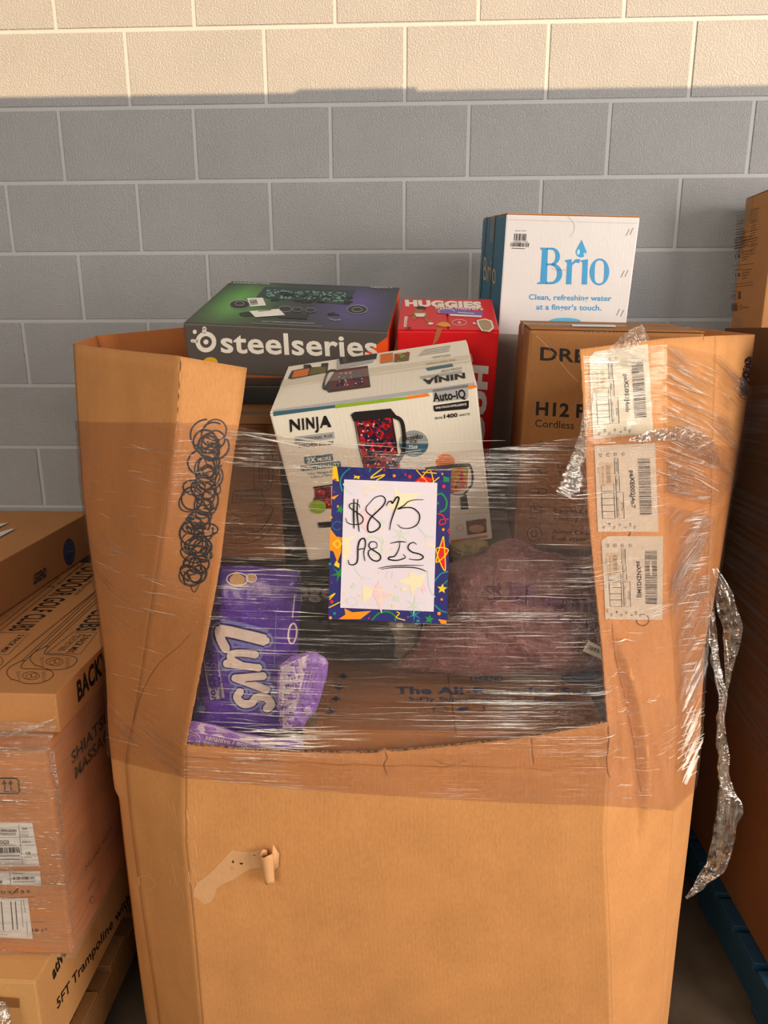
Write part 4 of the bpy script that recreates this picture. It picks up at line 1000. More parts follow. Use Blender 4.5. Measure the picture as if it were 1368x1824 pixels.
art('barcode', Surf([tgo]), INK, tgv, lambda a: a.bars([(1047, 1148), (1076, 1160), (1074, 1167), (1045, 1155)], 14), .001)

# ================================================================== stretch film round the bulk box
FILM = film_mat('stretch_film', .026, .55, rot=.04, rough=.08, lo=.59, hi=.74, streak_scale=(1.7, 330, 1), tint=(240, 232, 227))
FILM2 = film_mat('stretch_film_slanted', .03, .6, (3, 200, 1), rot=-.30, rough=.2, lo=.48, hi=.66, bstr=1, bd=.012)
def film_layer(name, keys, top, bot, off, mat, parent, nz=150, per=.018, amp=.0016, seed=0, slant=0.):
    V = []; UVs = []; F = []; arc = 0; cols = 0
    for ki in range(len(keys) - 1):
        ka, kb = keys[ki], keys[ki + 1]
        za1, zb1 = zpy(ka, top[ki]) if top[ki] > 5 else top[ki], zpy(kb, top[ki + 1]) if top[ki + 1] > 5 else top[ki + 1]
        za0, zb0 = zpy(ka, bot[ki]) if bot[ki] > 5 else bot[ki], zpy(kb, bot[ki + 1]) if bot[ki + 1] > 5 else bot[ki + 1]
        wid = np.linalg.norm((ck(kb, .9) - ck(ka, .9))[:2]); n = max(3, int(wid / per))
        span = (ka, kb) == ('FL', 'FR')
        for i in range(n + (1 if ki == len(keys) - 2 else 0)):
            u = i / n
            z1 = za1 * (1 - u) + zb1 * u; z0 = za0 * (1 - u) + zb0 * u
            if span and top[ki] > 5: z1 -= .035 * math.sin(PI * u)
            for j in range(nz + 1):
                z = z0 + (z1 - z0) * j / nz
                p = panel_pt(ka, kb, u, z, off)
                if span and z > .82: p[1] = p[1] * .15 + (ck(ka, z)[1] * (1 - u) + ck(kb, z)[1] * u - .012 - .012 * math.sin(PI * u)) * .85
                nn = outward(ck(ka, z), ck(kb, z))
                s_ = arc + u * wid
                wv = amp * (noise.noise(Vector((s_ * 2.0 + seed, (z + s_ * slant) * 75, seed))) + .8 * noise.noise(Vector((s_ * 5 + seed, (z + s_ * slant) * 28, seed + 4))))
                if span and z > .82: wv *= 1.6
                V.append(p + nn * (wv + amp)); UVs.append((s_, z + slant * s_))
            cols += 1
        arc += wid
    H = nz + 1
    for i in range(cols - 1):
        for j in range(nz):
            a = i * H + j; F.append([a, a + H, a + H + 1, a + 1])
    return mesh(name, V, F, mat, parent, smooth=True, uvs=UVs)
WRAP = thing('stretch_wrap', (.85, -.62, .7), 'clear stretch film wound round the tall cut open bulk box', 'plastic wrap')
film_layer('film', ['BL', 'LB', 'L0', 'L1', 'FL', 'FR', 'RC', 'RC2', 'RS', 'BR'], [1.4, 1.4, 750, 752, 757, 772, 770, 790, 800, 1.4], [.75, .75, 1333, 1356, 1382, 1433, 1440, 1400, .78, .78], .004, FILM, WRAP)
film_layer('film', ['FR', 'RC'], [634, 612], [790, 780], .0062, film_mat('label_film', .006, .4, (2, 60, 1), rot=-.3, lo=.62, hi=.76), WRAP, nz=50, amp=.0012, seed=6)
film_layer('film', ['RC', 'RC2', 'RS'], [612, 632, 690], [880, 900, 860], .0062, FILM2, WRAP, nz=90, amp=.0022, seed=5, slant=.35)
film_layer('film', ['RC', 'RC2'], [900, 920], [1380, 1180], .0062, FILM2, WRAP, nz=110, amp=.002, seed=9, slant=-.35)
# gathered strands of film, coloured whitish to draw its bright glint lines
s = NT('gathered_film_glints'); tr = s.n('ShaderNodeBsdfTransparent'); gl = s.n('ShaderNodeBsdfPrincipled'); gl.inputs['Base Color'].default_value = lin((236, 230, 222)); gl.inputs['Roughness'].default_value = .16; gl.inputs['Specular IOR Level'].default_value = .9
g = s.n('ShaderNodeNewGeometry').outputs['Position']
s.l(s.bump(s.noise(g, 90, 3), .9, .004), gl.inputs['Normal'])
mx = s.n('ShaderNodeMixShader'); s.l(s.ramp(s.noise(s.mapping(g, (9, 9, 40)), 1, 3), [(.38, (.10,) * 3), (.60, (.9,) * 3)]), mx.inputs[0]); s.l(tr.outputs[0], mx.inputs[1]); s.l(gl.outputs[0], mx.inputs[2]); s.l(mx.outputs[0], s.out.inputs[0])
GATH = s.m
Surf_left = Surf([PN['L'], PN['LF']])
def strands():
    r2 = random.Random(21); V = []; F = []
    def strand(x0, y0, x1, y1, w, Y0=-1.15):
        n = 16; ph = r2.uniform(0, 9); b = len(V)
        for i in range(n + 1):
            t = i / n; x = x0 + (x1 - x0) * t; y = y0 + (y1 - y0) * t + 2.2 * noise.noise(Vector((t * 3, ph, 0)))
            ww = w * .5 * math.sin(PI * (.04 + .92 * t)) * (1 + .5 * noise.noise(Vector((t * 9, ph, 2))))
            zz = atY(x, y, Y0)[2]; Y = min(np.interp(x, [380, 440, 1030, 1060], [ck('FL', zz)[1], ck('FL', zz)[1], ck('FR', zz)[1], ck('FR', zz)[1]]) - .018 - .012 * math.sin(PI * min(1, max(0, (x - 400) / 640))), 0)
            for k, (dy, dd) in enumerate(((ww, 0), (0, .0012 * w), (-ww, 0))):
                V.append(atY(x, y + dy, Y - dd))
        for i in range(n):
            for k in range(2): F.append([b + i * 3 + k, b + i * 3 + k + 1, b + (i + 1) * 3 + k + 1, b + (i + 1) * 3 + k])
    for q in ((408, 766, 600, 790, 4), (400, 768, 560, 800, 3), (398, 812, 520, 826, 4), (392, 822, 470, 830, 5), (420, 830, 560, 836, 3), (470, 975, 590, 978, 5), (440, 780, 760, 800, 2.2), (600, 790, 900, 786, 1.6)): strand(*q)
    for i in range(46):
        y = r2.choice((r2.uniform(985, 1045), r2.uniform(1040, 1130), r2.uniform(800, 985), r2.uniform(1130, 1300)))
        x0 = np.interp(y, [757, 1000, 1330], [430, 392, 335]) + r2.uniform(-10, 90); L = r2.uniform(60, 240); strand(x0, y, min(590, x0 + L), y + r2.uniform(-2, 9), r2.uniform(.5, 1.7))
    for i in range(40):
        y = r2.gauss(1312, 12); x0 = r2.uniform(420, 520); strand(x0, min(1334, y), x0 + r2.uniform(40, 170), min(1336, y) + r2.uniform(-3, 4), r2.uniform(.7, 2))
    for i in range(30):
        y = r2.uniform(965, 1330); x0 = r2.uniform(800, 1000); strand(x0, y, min(1062, x0 + r2.uniform(25, 200)), y + r2.uniform(-3, 3), r2.uniform(.4, 1.2))
    for i in range(30):
        y = r2.uniform(1110, 1300); x0 = r2.uniform(560, 900); strand(x0, y, x0 + r2.uniform(60, 220), y + r2.uniform(-2, 3), r2.uniform(.4, .9))
    # slanted whitish strands drawn as glare streaks on the right-hand side and corner flap
    def laid(surf, x0, y0, x1, y1, w):
        n = 8; b = len(V); ph = r2.uniform(0, 9); L = []
        for i in range(n + 1):
            t = i / n; x = x0 + (x1 - x0) * t; y = y0 + (y1 - y0) * t + 1.2 * noise.noise(Vector((t * 3, ph, 0)))
            ww = w * .5 * math.sin(PI * (.06 + .88 * t))
            for dy, oo in ((-ww, .0085), (0, .0085 + .0010 * w), (ww, .0085)):
                h = surf.hit(x, y + dy, oo)
                if h is None: del V[b:]; return
                V.append(h)
        for i in range(n):
            for k in range(2): F.append([b + i * 3 + k, b + i * 3 + k + 1, b + (i + 1) * 3 + k + 1, b + (i + 1) * 3 + k])
    rs = Surf([PN['R'], PN['RF'], PN['R2']])
    for i in range(70):
        y = r2.uniform(640, 850); x0 = r2.uniform(1150, 1235); L = r2.uniform(18, 75); laid(rs, x0, y, min(1272, x0 + L), y + L * r2.uniform(.3, .6), r2.uniform(.6, 2.2))
    for i in range(120):
        y = r2.uniform(880, 1390); x0 = r2.uniform(1196, 1232); L = r2.uniform(14, 52); sl = .12 + .75 * max(0, (y - 1150) / 240) ** 1.3; laid(rs, x0, y, min(1256, x0 + L), y - L * r2.uniform(.7, 1.2) * sl, r2.uniform(.6, 2.0))
    for i in range(34):
        y = r2.uniform(1220, 1400); x0 = r2.uniform(1206, 1216); L = r2.uniform(24, 40); laid(rs, x0, y, x0 + L * .8, y - L * 1.7, r2.uniform(.8, 2.2))
    for i in range(26):
        y = r2.uniform(1000, 1420); x0 = r2.uniform(1085, 1150); laid(rs, x0, y, x0 + r2.uniform(10, 60), y + r2.uniform(-1, 1), r2.uniform(.4, 1.2))
    for i in range(22):
        y = r2.uniform(618, 650); x0 = r2.uniform(1095, 1120); laid(rs, x0, y, x0 + r2.uniform(15, 34), y + r2.uniform(1, 5), r2.uniform(.8, 1.8))
    for i in range(40):
        x0 = r2.uniform(140, 270); y = r2.uniform(780, 1330); laid(Surf_left, x0, y, x0 + r2.uniform(10, 70), y + r2.uniform(2, 16), r2.uniform(.3, .9))
    o = mesh('film_glint_strands', V, F, GATH, WRAP, smooth=True); o['kind'] = 'stuff'
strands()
CRUMP = film_mat('crumpled_film', .10, .5, (40, 90, 1), rot=.5, rough=.12, bstr=1.0, lo=.35, hi=.6)
def ribbon(name, path, widths, Yf, mat, parent, n=70, m=14, twist=6., amp=.25, seed=0):
    """a crumpled strip of film along a path of (px, py)"""
    P = np.array([atY(x, y, Yf(t)) for t, (x, y) in zip(np.linspace(0, 1, len(path)), path)])
    T = np.linspace(0, 1, len(path)); V = []; F = []; UVs = []
    for i in range(n + 1):
        t = i / n; c = np.array([np.interp(t, T, P[:, k]) for k in range(3)]); d = np.array([np.interp(min(1, t + .03), T, P[:, k]) - np.interp(max(0, t - .03), T, P[:, k]) for k in range(3)]); d /= np.linalg.norm(d)
        w_ = np.interp(t, np.linspace(0, 1, len(widths)), widths)
        a = twist * t + seed; e1 = np.cross(d, (0, 1, 0)); e1 /= np.linalg.norm(e1); e2 = np.cross(d, e1)
        for j in range(m + 1):
            q = j / m - .5; ax = e1 * math.cos(a) * .9 + e2 * math.sin(a); ay = np.cross(d, ax)
            f = noise.noise(Vector((q * 9 + seed, t * 14, 1))) + .6 * noise.noise(Vector((q * 20, t * 30, seed)))
            V.append(c + (e1 * .75 + ax * .25) * q * w_ + ay * f * w_ * amp + e1 * f * w_ * .1); UVs.append((q * w_, t * .6))
    for i in range(n):
        for j in range(m):
            k = i * (m + 1) + j; F.append([k, k + 1, k + m + 2, k + m + 1])
    return mesh(name, V, F, mat, parent, smooth=True, uvs=UVs)
ribbon('loose_film_tail', [(1272, 1012), (1290, 1060), (1303, 1120), (1300, 1180), (1294, 1230), (1282, 1275), (1282, 1330), (1292, 1390), (1300, 1430), (1288, 1500), (1275, 1545), (1245, 1578), (1222, 1600)], [.012, .04, .05, .03, .012, .028, .022, .035, .05, .055, .05, .03, .012], lambda t: -.80 - .03 * t, CRUMP, WRAP, 110, 16, 9)
ribbon('loose_film_tail', [(1268, 1030), (1268, 1100), (1275, 1180), (1288, 1240), (1284, 1300)], [.01, .02, .02, .02, .01], lambda t: -.79, CRUMP, WRAP, 50, 10, 5, seed=3)
ribbon('loose_film_tail', [(1058, 690), (1046, 730), (1040, 770), (1034, 800), (1022, 840), (1006, 884)], [.006, .014, .022, .036, .045, .035], lambda t: -1.118 - .02 * t, CRUMP, WRAP, 70, 18, 4, seed=1)
ribbon('loose_film_tail', [(1150, 590), (1120, 606), (1095, 622), (1078, 640)], [.03, .03, .022, .012], lambda t: -1.13, CRUMP, WRAP, 40, 12, 2, seed=7)
ribbon('loose_film_tail', [(1120, 784), (1150, 779), (1185, 774), (1225, 774), (1262, 792), (1278, 830)], [.006, .016, .024, .03, .03, .015], lambda t: -1.125 + .30 * max(0, t - .3) / .7, CRUMP, WRAP, 70, 14, 3, seed=4)

# ================================================================== price sign
SY = -1.158
class Curly:
    """sheet plane, top edge curling forward"""
    def hit(s, px, py, off):
        p = atY(px, py, SY); u = (px - 590) / 205; v = (py - 832) / 275
        y = SY - .010 * max(0, (.12 - v) / .12) ** 2 * (.4 + .6 * math.sin(u * 9) ** 2) - .0015 * math.sin(u * 5 + v * 4)
        return atY(px, py, y - off)
CU = Curly()
sg_root = thing('price_sign', tuple(atY(694, 1108, SY)), 'blue star-patterned paper sign hand-lettered $875 AS IS, taped on the film', 'sign')
NAVY = flat('sign_navy', (52, 54, 120), .3, .5)
O4 = [(593, 831), (803.5, 838), (796, 1112), (584, 1103)]; I4 = [(613, 854), (779, 860), (772.5, 1089.5), (606, 1082.5)]
def qm(P, u, v): P = [np.array(q, float) for q in P]; return tuple((P[0] * (1 - u) + P[1] * u) * (1 - v) + (P[3] * (1 - u) + P[2] * u) * v)
art('sheet', CU, NAVY, sg_root, lambda a: a.quad(O4, 16), 0)
def cr2(x, y): return (560 + x * 280 / 1368, 800 + y * 280 / 1368)   # marks read off an enlarged view
def pattern(pal, lay, inner):
    """the star paper; inner = the washed-out middle. lay = height over the sheet"""
    Y1, OR, RD, GR, TL_, PK = pal
    def ok(x, y):
        # inside the inner sheet?
        l = np.interp(y, [265, 1380], [260, 225]); r = np.interp(y, [292, 1415], [1068, 1035]); return l < x < r and 278 < y < 1398
    def A(mat, fn, k): art('printed_figure', CU, mat, sg_root, fn, lay + k * .00012)
    def st(a, x, y, r, ri, n=5, rot=0):
        c = cr2(x, y); a.star(c[0], c[1], r * .2047, ri * .2047, n, rot)
    def ln(a, L, w): a.curve([cr2(*q) for q in L], w * .2047)
    def dt(a, L):
        for x, y, r in L:
            c = cr2(x, y); a.ell(c[0], c[1], r * .2047, r * .2047, 0, 12)
    if not inner:
        A(Y1, lambda a: (a.poly([cr2(*q) for q in [(160, 150), (195, 150), (215, 285), (155, 262)]]), st(a, 372, 232, 48, 22, 5, .2), st(a, 1112, 1215, 46, 20, 5, .1), a.poly([cr2(*q) for q in [(170, 1010), (190, 970), (220, 1000), (215, 1035)]])), 0)
        A(OR, lambda a: (a.poly([cr2(*q) for q in [(138, 690), (190, 760), (240, 770), (232, 900), (200, 985), (165, 890), (132, 880)]]), a.poly([cr2(*q) for q in [(210, 1480), (270, 1440), (260, 1385), (330, 1420), (495, 1408), (400, 1480)]]), a.poly([cr2(*q) for q in [(140, 420), (215, 395), (170, 440)]]), a.poly([cr2(*q) for q in [(1075, 1478), (1150, 1490), (1150, 1522), (1105, 1520)]])), 1)
        A(RD, lambda a: (a.poly([cr2(*q) for q in [(880, 180), (1010, 175), (1155, 215), (1030, 265), (1010, 290), (870, 285), (930, 235)]]), a.poly([cr2(*q) for q in [(1122, 755), (1140, 850), (1172, 880), (1140, 960), (1135, 1060), (1090, 975), (1052, 985), (1075, 880)]]), a.poly([cr2(*q) for q in [(160, 240), (185, 205), (208, 245), (180, 280)]]), st(a, 610, 182, 14, 8, 3)), 2)
        A(Y1, lambda a: (ln(a, [(885, 180), (960, 260), (1010, 300), (1120, 215)], 9), ln(a, [(900, 290), (1000, 180), (1040, 290)], 9), ln(a, [(1120, 215), (940, 200)], 9), ln(a, [(1120, 760), (1060, 985), (1168, 880), (1060, 870), (1138, 1060), (1125, 760)], 9), ln(a, [(590, 170), (490, 250), (612, 222), (540, 272)], 11), ln(a, [(125, 1290), (180, 1255), (130, 1310)], 9), ln(a, [(715, 1415), (740, 1430), (715, 1465), (790, 1490)], 9), ln(a, [(125, 1380), (225, 1330)], 9), st(a, 200, 825, 44, 44, 2, 0)), 3)
        A(OR, lambda a: (st(a, 200, 825, 26, 26, 2, 0), dt(a, [(695, 232, 14), (145, 595, 13), (1122, 700, 13), (1108, 1308, 11), (1085, 1430, 16), (140, 1468, 14), (205, 497, 10)])), 4)
        A(RD, lambda a: (dt(a, [(830, 240, 16), (1127, 325, 16), (793, 222, 9), (152, 1328, 15), (172, 372, 7), (475, 1470, 8), (812, 1462, 7), (150, 1163, 6)]), ln(a, [(1070, 560), (1120, 580), (1140, 640), (1090, 655), (1100, 615), (1170, 610)], 10), ln(a, [(1175, 690), (1160, 715), (1180, 740)], 8)), 4)
        A(GR, lambda a: (ln(a, [(1060, 400), (1110, 390), (1150, 450), (1140, 520), (1090, 550)], 16), ln(a, [(1060, 470), (1085, 470)], 20), a.quad([cr2(1122, 235), cr2(1175, 235), cr2(1175, 285), cr2(1122, 285)]), ln(a, [(500, 1490), (560, 1430), (640, 1415), (700, 1450), (705, 1495)], 14), st(a, 215, 1085, 80, 18, 6, .3), st(a, 225, 525, 42, 18, 5, .3), st(a, 1000, 1480, 42, 20, 5, .2), ln(a, [(440, 215), (480, 190), (490, 165)], 12), ln(a, [(1120, 1180), (1160, 1140)], 12)), 1)
        A(TL_, lambda a: (ln(a, [(245, 370), (225, 290), (250, 220), (310, 165)], 13), ln(a, [(240, 640), (190, 630), (155, 670), (190, 705), (232, 690)], 5), ln(a, [(1045, 1150), (1100, 1085), (1165, 1065)], 12), ln(a, [(1045, 1355), (1100, 1405), (1150, 1420)], 12), st(a, 870, 1440, 75, 14, 6, .1), dt(a, [(175, 1430, 13), (135, 1000, 12)]), a.quad([cr2(885, 1490), cr2(905, 1480), cr2(920, 1500), cr2(895, 1510)])), 2)
    else:
        A(Y1, lambda a: (a.poly([cr2(*q) for q in [(690, 320), (740, 390), (940, 380), (850, 450), (830, 500), (700, 540), (640, 500), (700, 420)]]), a.poly([cr2(*q) for q in [(720, 1145), (830, 1110), (830, 1060), (900, 1100), (980, 1080), (940, 1150), (960, 1230), (890, 1200), (850, 1280), (830, 1190)]]), a.poly([cr2(*q) for q in [(240, 770), (380, 750), (300, 810), (330, 900), (250, 980)]]), a.poly([cr2(*q) for q in [(420, 1185), (500, 1220), (560, 1180), (480, 1300), (420, 1340)]]), ln(a, [(970, 820), (1050, 850)], 20), st(a, 500, 335, 30, 12)), 0)
        A(PK, lambda a: (a.poly([cr2(*q) for q in [(565, 1140), (600, 1250), (680, 1262), (600, 1300), (580, 1420), (540, 1320), (500, 1250)]]), a.poly([cr2(*q) for q in [(400, 560), (450, 500), (480, 600), (470, 740), (400, 660)]]), a.poly([cr2(*q) for q in [(920, 1200), (950, 1170), (980, 1230), (945, 1250)]]), ln(a, [(640, 1060), (620, 1110), (670, 1120), (680, 1060)], 6)), 1)
        A(Y1, lambda a: (ln(a, [(420, 1190), (680, 1265), (480, 1350)], 8), ln(a, [(565, 1140), (585, 1425)], 8), ln(a, [(590, 760), (610, 810), (590, 860), (680, 860), (620, 920)], 9), ln(a, [(420, 320), (460, 310), (440, 360), (520, 340), (560, 355), (650, 290)], 8), a.quad([cr2(760, 1200), cr2(805, 1205), cr2(800, 1240), cr2(756, 1235)])), 2)
        A(OR, lambda a: dt(a, [(452, 400, 13), (540, 530, 14), (570, 700, 12), (420, 1130, 12), (395, 1275, 14), (685, 1365, 13), (565, 1070, 11), (715, 1195, 12), (265, 1255, 12), (975, 770, 12)]), 2)
        A(GR, lambda a: (ln(a, [(430, 800), (520, 760), (590, 810), (580, 900), (500, 920)], 15), st(a, 750, 745, 85, 16, 6, .2), st(a, 340, 1190, 34, 14), a.quad([cr2(690, 1280), cr2(735, 1282), cr2(732, 1325), cr2(688, 1322)]), a.quad([cr2(570, 620), cr2(615, 620), cr2(612, 660), cr2(568, 660)]), st(a, 870, 1360, 100, 14, 6, .1)), 1)
        A(TL_, lambda a: (ln(a, [(250, 300), (290, 360), (350, 400)], 12), ln(a, [(340, 1020), (400, 1100), (490, 1130)], 10), ln(a, [(880, 640), (960, 740), (1040, 770)], 12), ln(a, [(300, 1350), (280, 1310), (340, 1290), (370, 1340), (320, 1375)], 6), ln(a, [(985, 1050), (1000, 1200), (1050, 1290)], 8)), 1)
F_ = lambda n, c: flat(n, c, .35, .45, .02)
pattern((F_('sign_yellow', (250, 206, 40)), F_('sign_orange', (246, 150, 40)), F_('sign_red', (222, 44, 44)), F_('sign_green', (44, 140, 78)), F_('sign_teal', (44, 140, 158)), None), .0003, False)
art('inner_sheet', CU, F_('sign_paper', (226, 218, 232)), sg_root, lambda a: a.quad(I4, 12), .0014)
pattern((F_('wash_yellow', (240, 228, 196)), F_('wash_orange', (244, 216, 186)), None, F_('wash_green', (206, 222, 208)), F_('wash_teal', (204, 220, 226)), F_('wash_pink', (236, 206, 216))), .0017, True)
PEN = flat('sign_pen_ink', (22, 20, 22), .4)
def pen(a):
    def c(L, w=11): a.curve([cr2(*q) for q in L], w * .2047, taper=True)
    c([(345, 432), (342, 560), (345, 692)], 15); c([(378, 435), (372, 560), (390, 718)], 13)
    c([(395, 512), (388, 485), (350, 470), (310, 480), (310, 510), (360, 545), (410, 580), (425, 615), (400, 650), (330, 655), (285, 635), (272, 598)], 10)
    c([(480, 470), (530, 420), (590, 408), (618, 440), (600, 490), (545, 545), (490, 600), (465, 660), (470, 715), (510, 720), (560, 690), (570, 650), (520, 600), (460, 550), (450, 510), (480, 470)], 13)
    c([(625, 495), (645, 460), (670, 455), (680, 470), (715, 420), (735, 425), (725, 470), (690, 560), (665, 640), (655, 705)], 14)
    c([(950, 440), (870, 442), (815, 458), (780, 490), (725, 522), (790, 508), (860, 515), (910, 560), (915, 610), (890, 660), (830, 688), (760, 685), (725, 655)], 11)
    c([(295, 965), (305, 1000), (345, 1005), (375, 970), (380, 850), (400, 790), (435, 780), (445, 830), (430, 900), (440, 975)], 13); c([(375, 885), (400, 870), (440, 865)], 9)
    c([(545, 850), (540, 815), (500, 805), (475, 830), (485, 860), (530, 890), (570, 920), (575, 955), (545, 975), (500, 960), (470, 915), (480, 880), (530, 860), (548, 855)], 12)
    c([(660, 820), (740, 805), (800, 810)], 10); c([(745, 808), (735, 870), (700, 930), (655, 940), (650, 960), (720, 968), (790, 945), (775, 915)], 12)
    c([(890, 830), (865, 812), (830, 825), (815, 860), (850, 895), (920, 915), (948, 940), (920, 962), (860, 962), (825, 955)], 12)
    c([(555, 1038), (650, 1020), (800, 1012), (950, 1012)], 8); c([(580, 1045), (700, 1030), (850, 1030), (930, 1045), (975, 1066)], 9)
art('hand_lettering', CU, PEN, sg_root, pen, .0026, 'black handwriting reading $875 AS IS, underlined')

# ================================================================== left stack
def qd(x0, x1, y0, y1, z0, z1, rz=0): return [(x0 + x1) / 2, (y0 + y1) / 2, (z0 + z1) / 2, 0, 0, rz, x1 - x0, y1 - y0, z1 - z0]
PALW = cardboard('pallet_wood', (136, 100, 60), .7, .4)
def pallet(name, x0, x1, y0, y1, mat, label, grp=None, boards=7):
    t = thing(name, ((x0 + x1) / 2, (y0 + y1) / 2, FLOOR), label, 'pallet', grp)
    def b(nm, a0, a1, b0, b1, c0, c1):
        bm = box_bm((a1 - a0, b1 - b0, c1 - c0), .002, 1); bm_to(nm, bm, Matrix.Translation(Vector(((a0 + a1) / 2, (b0 + b1) / 2, (c0 + c1) / 2))), mat, t)
    for k in range(3):
        x = x0 + (x1 - x0 - .05) * k / 2; b('stringer', x, x + .05, y0, y1, FLOOR + .018, FLOOR + .112)
    n = boards
    for k in range(n):
        y = y0 + (y1 - y0 - .1) * k / (n - 1); b('deck_board', x0, x1, y, y + .1, FLOOR + .112, FLOOR + .130)
    for k in range(3):
        y = y0 + (y1 - y0 - .1) * k / 2; b('bottom_board', x0, x1, y, y + .1, FLOOR, FLOOR + .018)
    return t
pallet('pallet', -.95, .075, -1.18, -.05, PALW, 'bare wooden pallet under the stack of brown cartons on the left')
tr_ = Carton('trampoline_carton', qd(-.85, .045, -1.10, -.12, .002, .236), KRAFT_L, 'long brown carton printed 5FT Trampoline on the wooden pallet', 'box', seam='y', tape=TAPE)
TRr, TRf = tr_.face('right'), tr_.face('front')
art('lettering', TRr, INK, tr_.root, lambda a: (a.text('5FT Trampoline with Net', (102, 1798), (262, 1560), (-2, -17), .02), a.text('ative', (95, 1746), (119, 1696), (-4, -19), .04), a.text('us  box  choking', (126, 1824), (153, 1774), (-1, -6), .02)))
art('seam_line', TRf, flat('brown_tape', (150, 104, 60), .3), tr_.root, lambda a: a.quad([(0, 1775), (35, 1778), (35, 1795), (0, 1793)]), .0007)
ms = Carton('massager_carton', qd(-.46, .098, -1.035, -.16, .243, .757), cardboard('warm_brown_carton', (196, 132, 84), .88, .4), 'film-wrapped brown carton with white labels and two up arrows on the left', 'box', seam='y', tape=TAPE, bevel=.007)
MF, MR = ms.face('front'), ms.face('right')
art('lettering', MR, INK, ms.root, lambda a: (a.text('SHIATSU NECK', (128, 1362), (250, 1215), (-2, -20), .03), a.text('MASSAGER', (134, 1388), (215, 1290), (-2, -20), .03), a.text('Model: 6D7', (153, 1552), (200, 1478), (-1, -9), .0), a.text('Size', (157, 1588), (168, 1566), (-1, -6)), a.ring(164, 1603, 4, 6, 1)))
def arrows(a):
    a.line([(-20, 1386), (29, 1386), (33, 1390), (35, 1409), (32, 1413), (-20, 1413)], 2.4)
    for x in (8, 19): a.line([(x, 1393), (x + 1.5, 1409)], 2.2); a.poly([(x - 4.5, 1397), (x - .5, 1389), (x + 5, 1396)])
    a.line([(5, 1409), (28, 1409)], 1.6)
art('up_arrows', MF, INK, ms.root, arrows)
LW = flat('label_white', (226, 226, 232), .4)
art('shipping_label', MF, LW, ms.root, lambda a: (a.quad([(-20, 1464), (58, 1465), (71, 1542), (-20, 1544)]), a.quad([(-20, 1551), (72, 1551), (74, 1577), (-20, 1575)]), a.quad([(-20, 1600), (50, 1599), (59, 1672), (-20, 1668)])), .0012)
def mlab(a):
    a.text('WWW-WWH-G010DC', (-12, 1481), (31, 1481), (0, -4.5), .03); a.text('7070002B0', (-8, 1487), (29, 1487), (0, -5)); a.text('GQ2', (0, 1502), (17, 1502), (0, -6), .02); a.text('US', (47, 1521.5), (55, 1521.5), (0, -5), .02); a.text('G/G', (40, 1477), (49, 1477), (0, -4), .02)
    a.bars([(-10, 1509), (36, 1508), (38, 1518), (-10, 1519)], 22, 3); a.line([(34, 1468), (41, 1540)], .6); a.line([(-10, 1491), (60, 1490)], .6); a.line([(-10, 1505), (63, 1504)], .6)
    for y in (1524, 1530): a.line([(-5, y), (36, y - .5)], 1.2)
    for y in (1481, 1485, 1488): a.line([(37, y), (52, y)], .8)
    a.text('ghgimx', (40, 1500), (56, 1500), (0, -4)); a.line([(44, 1526), (58, 1526)], .7)
    a.bars([(24, 1561), (64, 1560), (65, 1565), (24, 1566)], 18, 8); a.line([(18, 1553), (20, 1574)], .7); a.line([(24, 1570), (64, 1569)], 1); a.text('Reference#', (24, 1556), (42, 1556), (0, -3)); a.text('WW', (-4, 1573), (5, 1573), (0, -6), .03)
    for x in (3, 20, 28): a.line([(x, 1605), (x + 4, 1655)], 1.5)
    a.line([(38, 1603), (42, 1650)], .6); a.line([(42, 1602), (46, 1625)], .6); a.line([(-10, 1662), (15, 1664)], .6); a.line([(48, 1640), (50, 1668)], .5)
art('lettering', MF, LABTEXT, ms.root, mlab, .0018)
art('lettering', MF, INKS, ms.root, lambda a: (a.text('18.1"', (57, 1661), (84, 1661), (0, -7), .02), a.text('D V D B B', (2, 1592), (54, 1590), (0, -5), .03), a.curve([(18, 1588), (22, 1592), (33, 1582)], 2.2), a.line([(10, 1599), (62, 1597)], .8), a.line([(58, 1642), (80, 1642)], .7)))
# two long golf club cartons
GF = [(-.075, .105, 'long brown golf club carton with two club heads drawn on top, nearest the bulk box'), (-.262, -.079, 'long brown golf club carton half under the flat carton at the left edge')]
gc = []
for x0, x1, lb in GF:
    gc.append(Carton('golf_club_carton', qd(x0, x1, -.985, -.14 if x0 > -.1 else -.12, .768, .858, 0), KRAFT_B, lb, 'box', 'golf club cartons on the left stack', seam='y', flaps=False, bevel=.003))
G1, G2 = gc
def club(a, dx, dy):
    a.ring(110 + dx - 12, 1184 + dy, 41, 21, 1.1, .05); a.ring(53 + dx, 1204 + dy, 0.1, .1, .1)
def golf(a, dx, dy):
    # head
    a.curve([(22 + dx, 1212 + dy), (12 + dx, 1200 + dy), (18 + dx, 1188 + dy), (38 + dx, 1178 + dy), (44 + dx, 1177 + dy), (38 + dx, 1186 + dy), (40 + dx, 1191 + dy), (70 + dx, 1192 + dy), (92 + dx, 1196 + dy), (93 + dx, 1206 + dy), (76 + dx, 1216 + dy), (48 + dx, 1218 + dy), (22 + dx, 1210 + dy)], 1.1)
    a.ring(55 + dx, 1204 + dy, 15, 7, .8); a.ring(51 + dx, 1205 + dy, 5, 4, .7); a.ring(60 + dx, 1203 + dy, 5, 4, .7)
    for i in range(6):
        a.line([(28 + dx + i, 1198 + dy + i * 3), (36 + dx, 1197 + dy + i * 3)], .6); a.line([(74 + dx, 1198 + dy + i * 3), (82 + dx, 1197 + dy + i * 3)], .6)
    a.line([(38 + dx, 1178 + dy), (168 + dx, 1057 + dy)], .9); a.line([(44 + dx, 1178 + dy), (173 + dx, 1058 + dy)], .9)
GT = G1.face('top'); GT2 = G2.face('top')
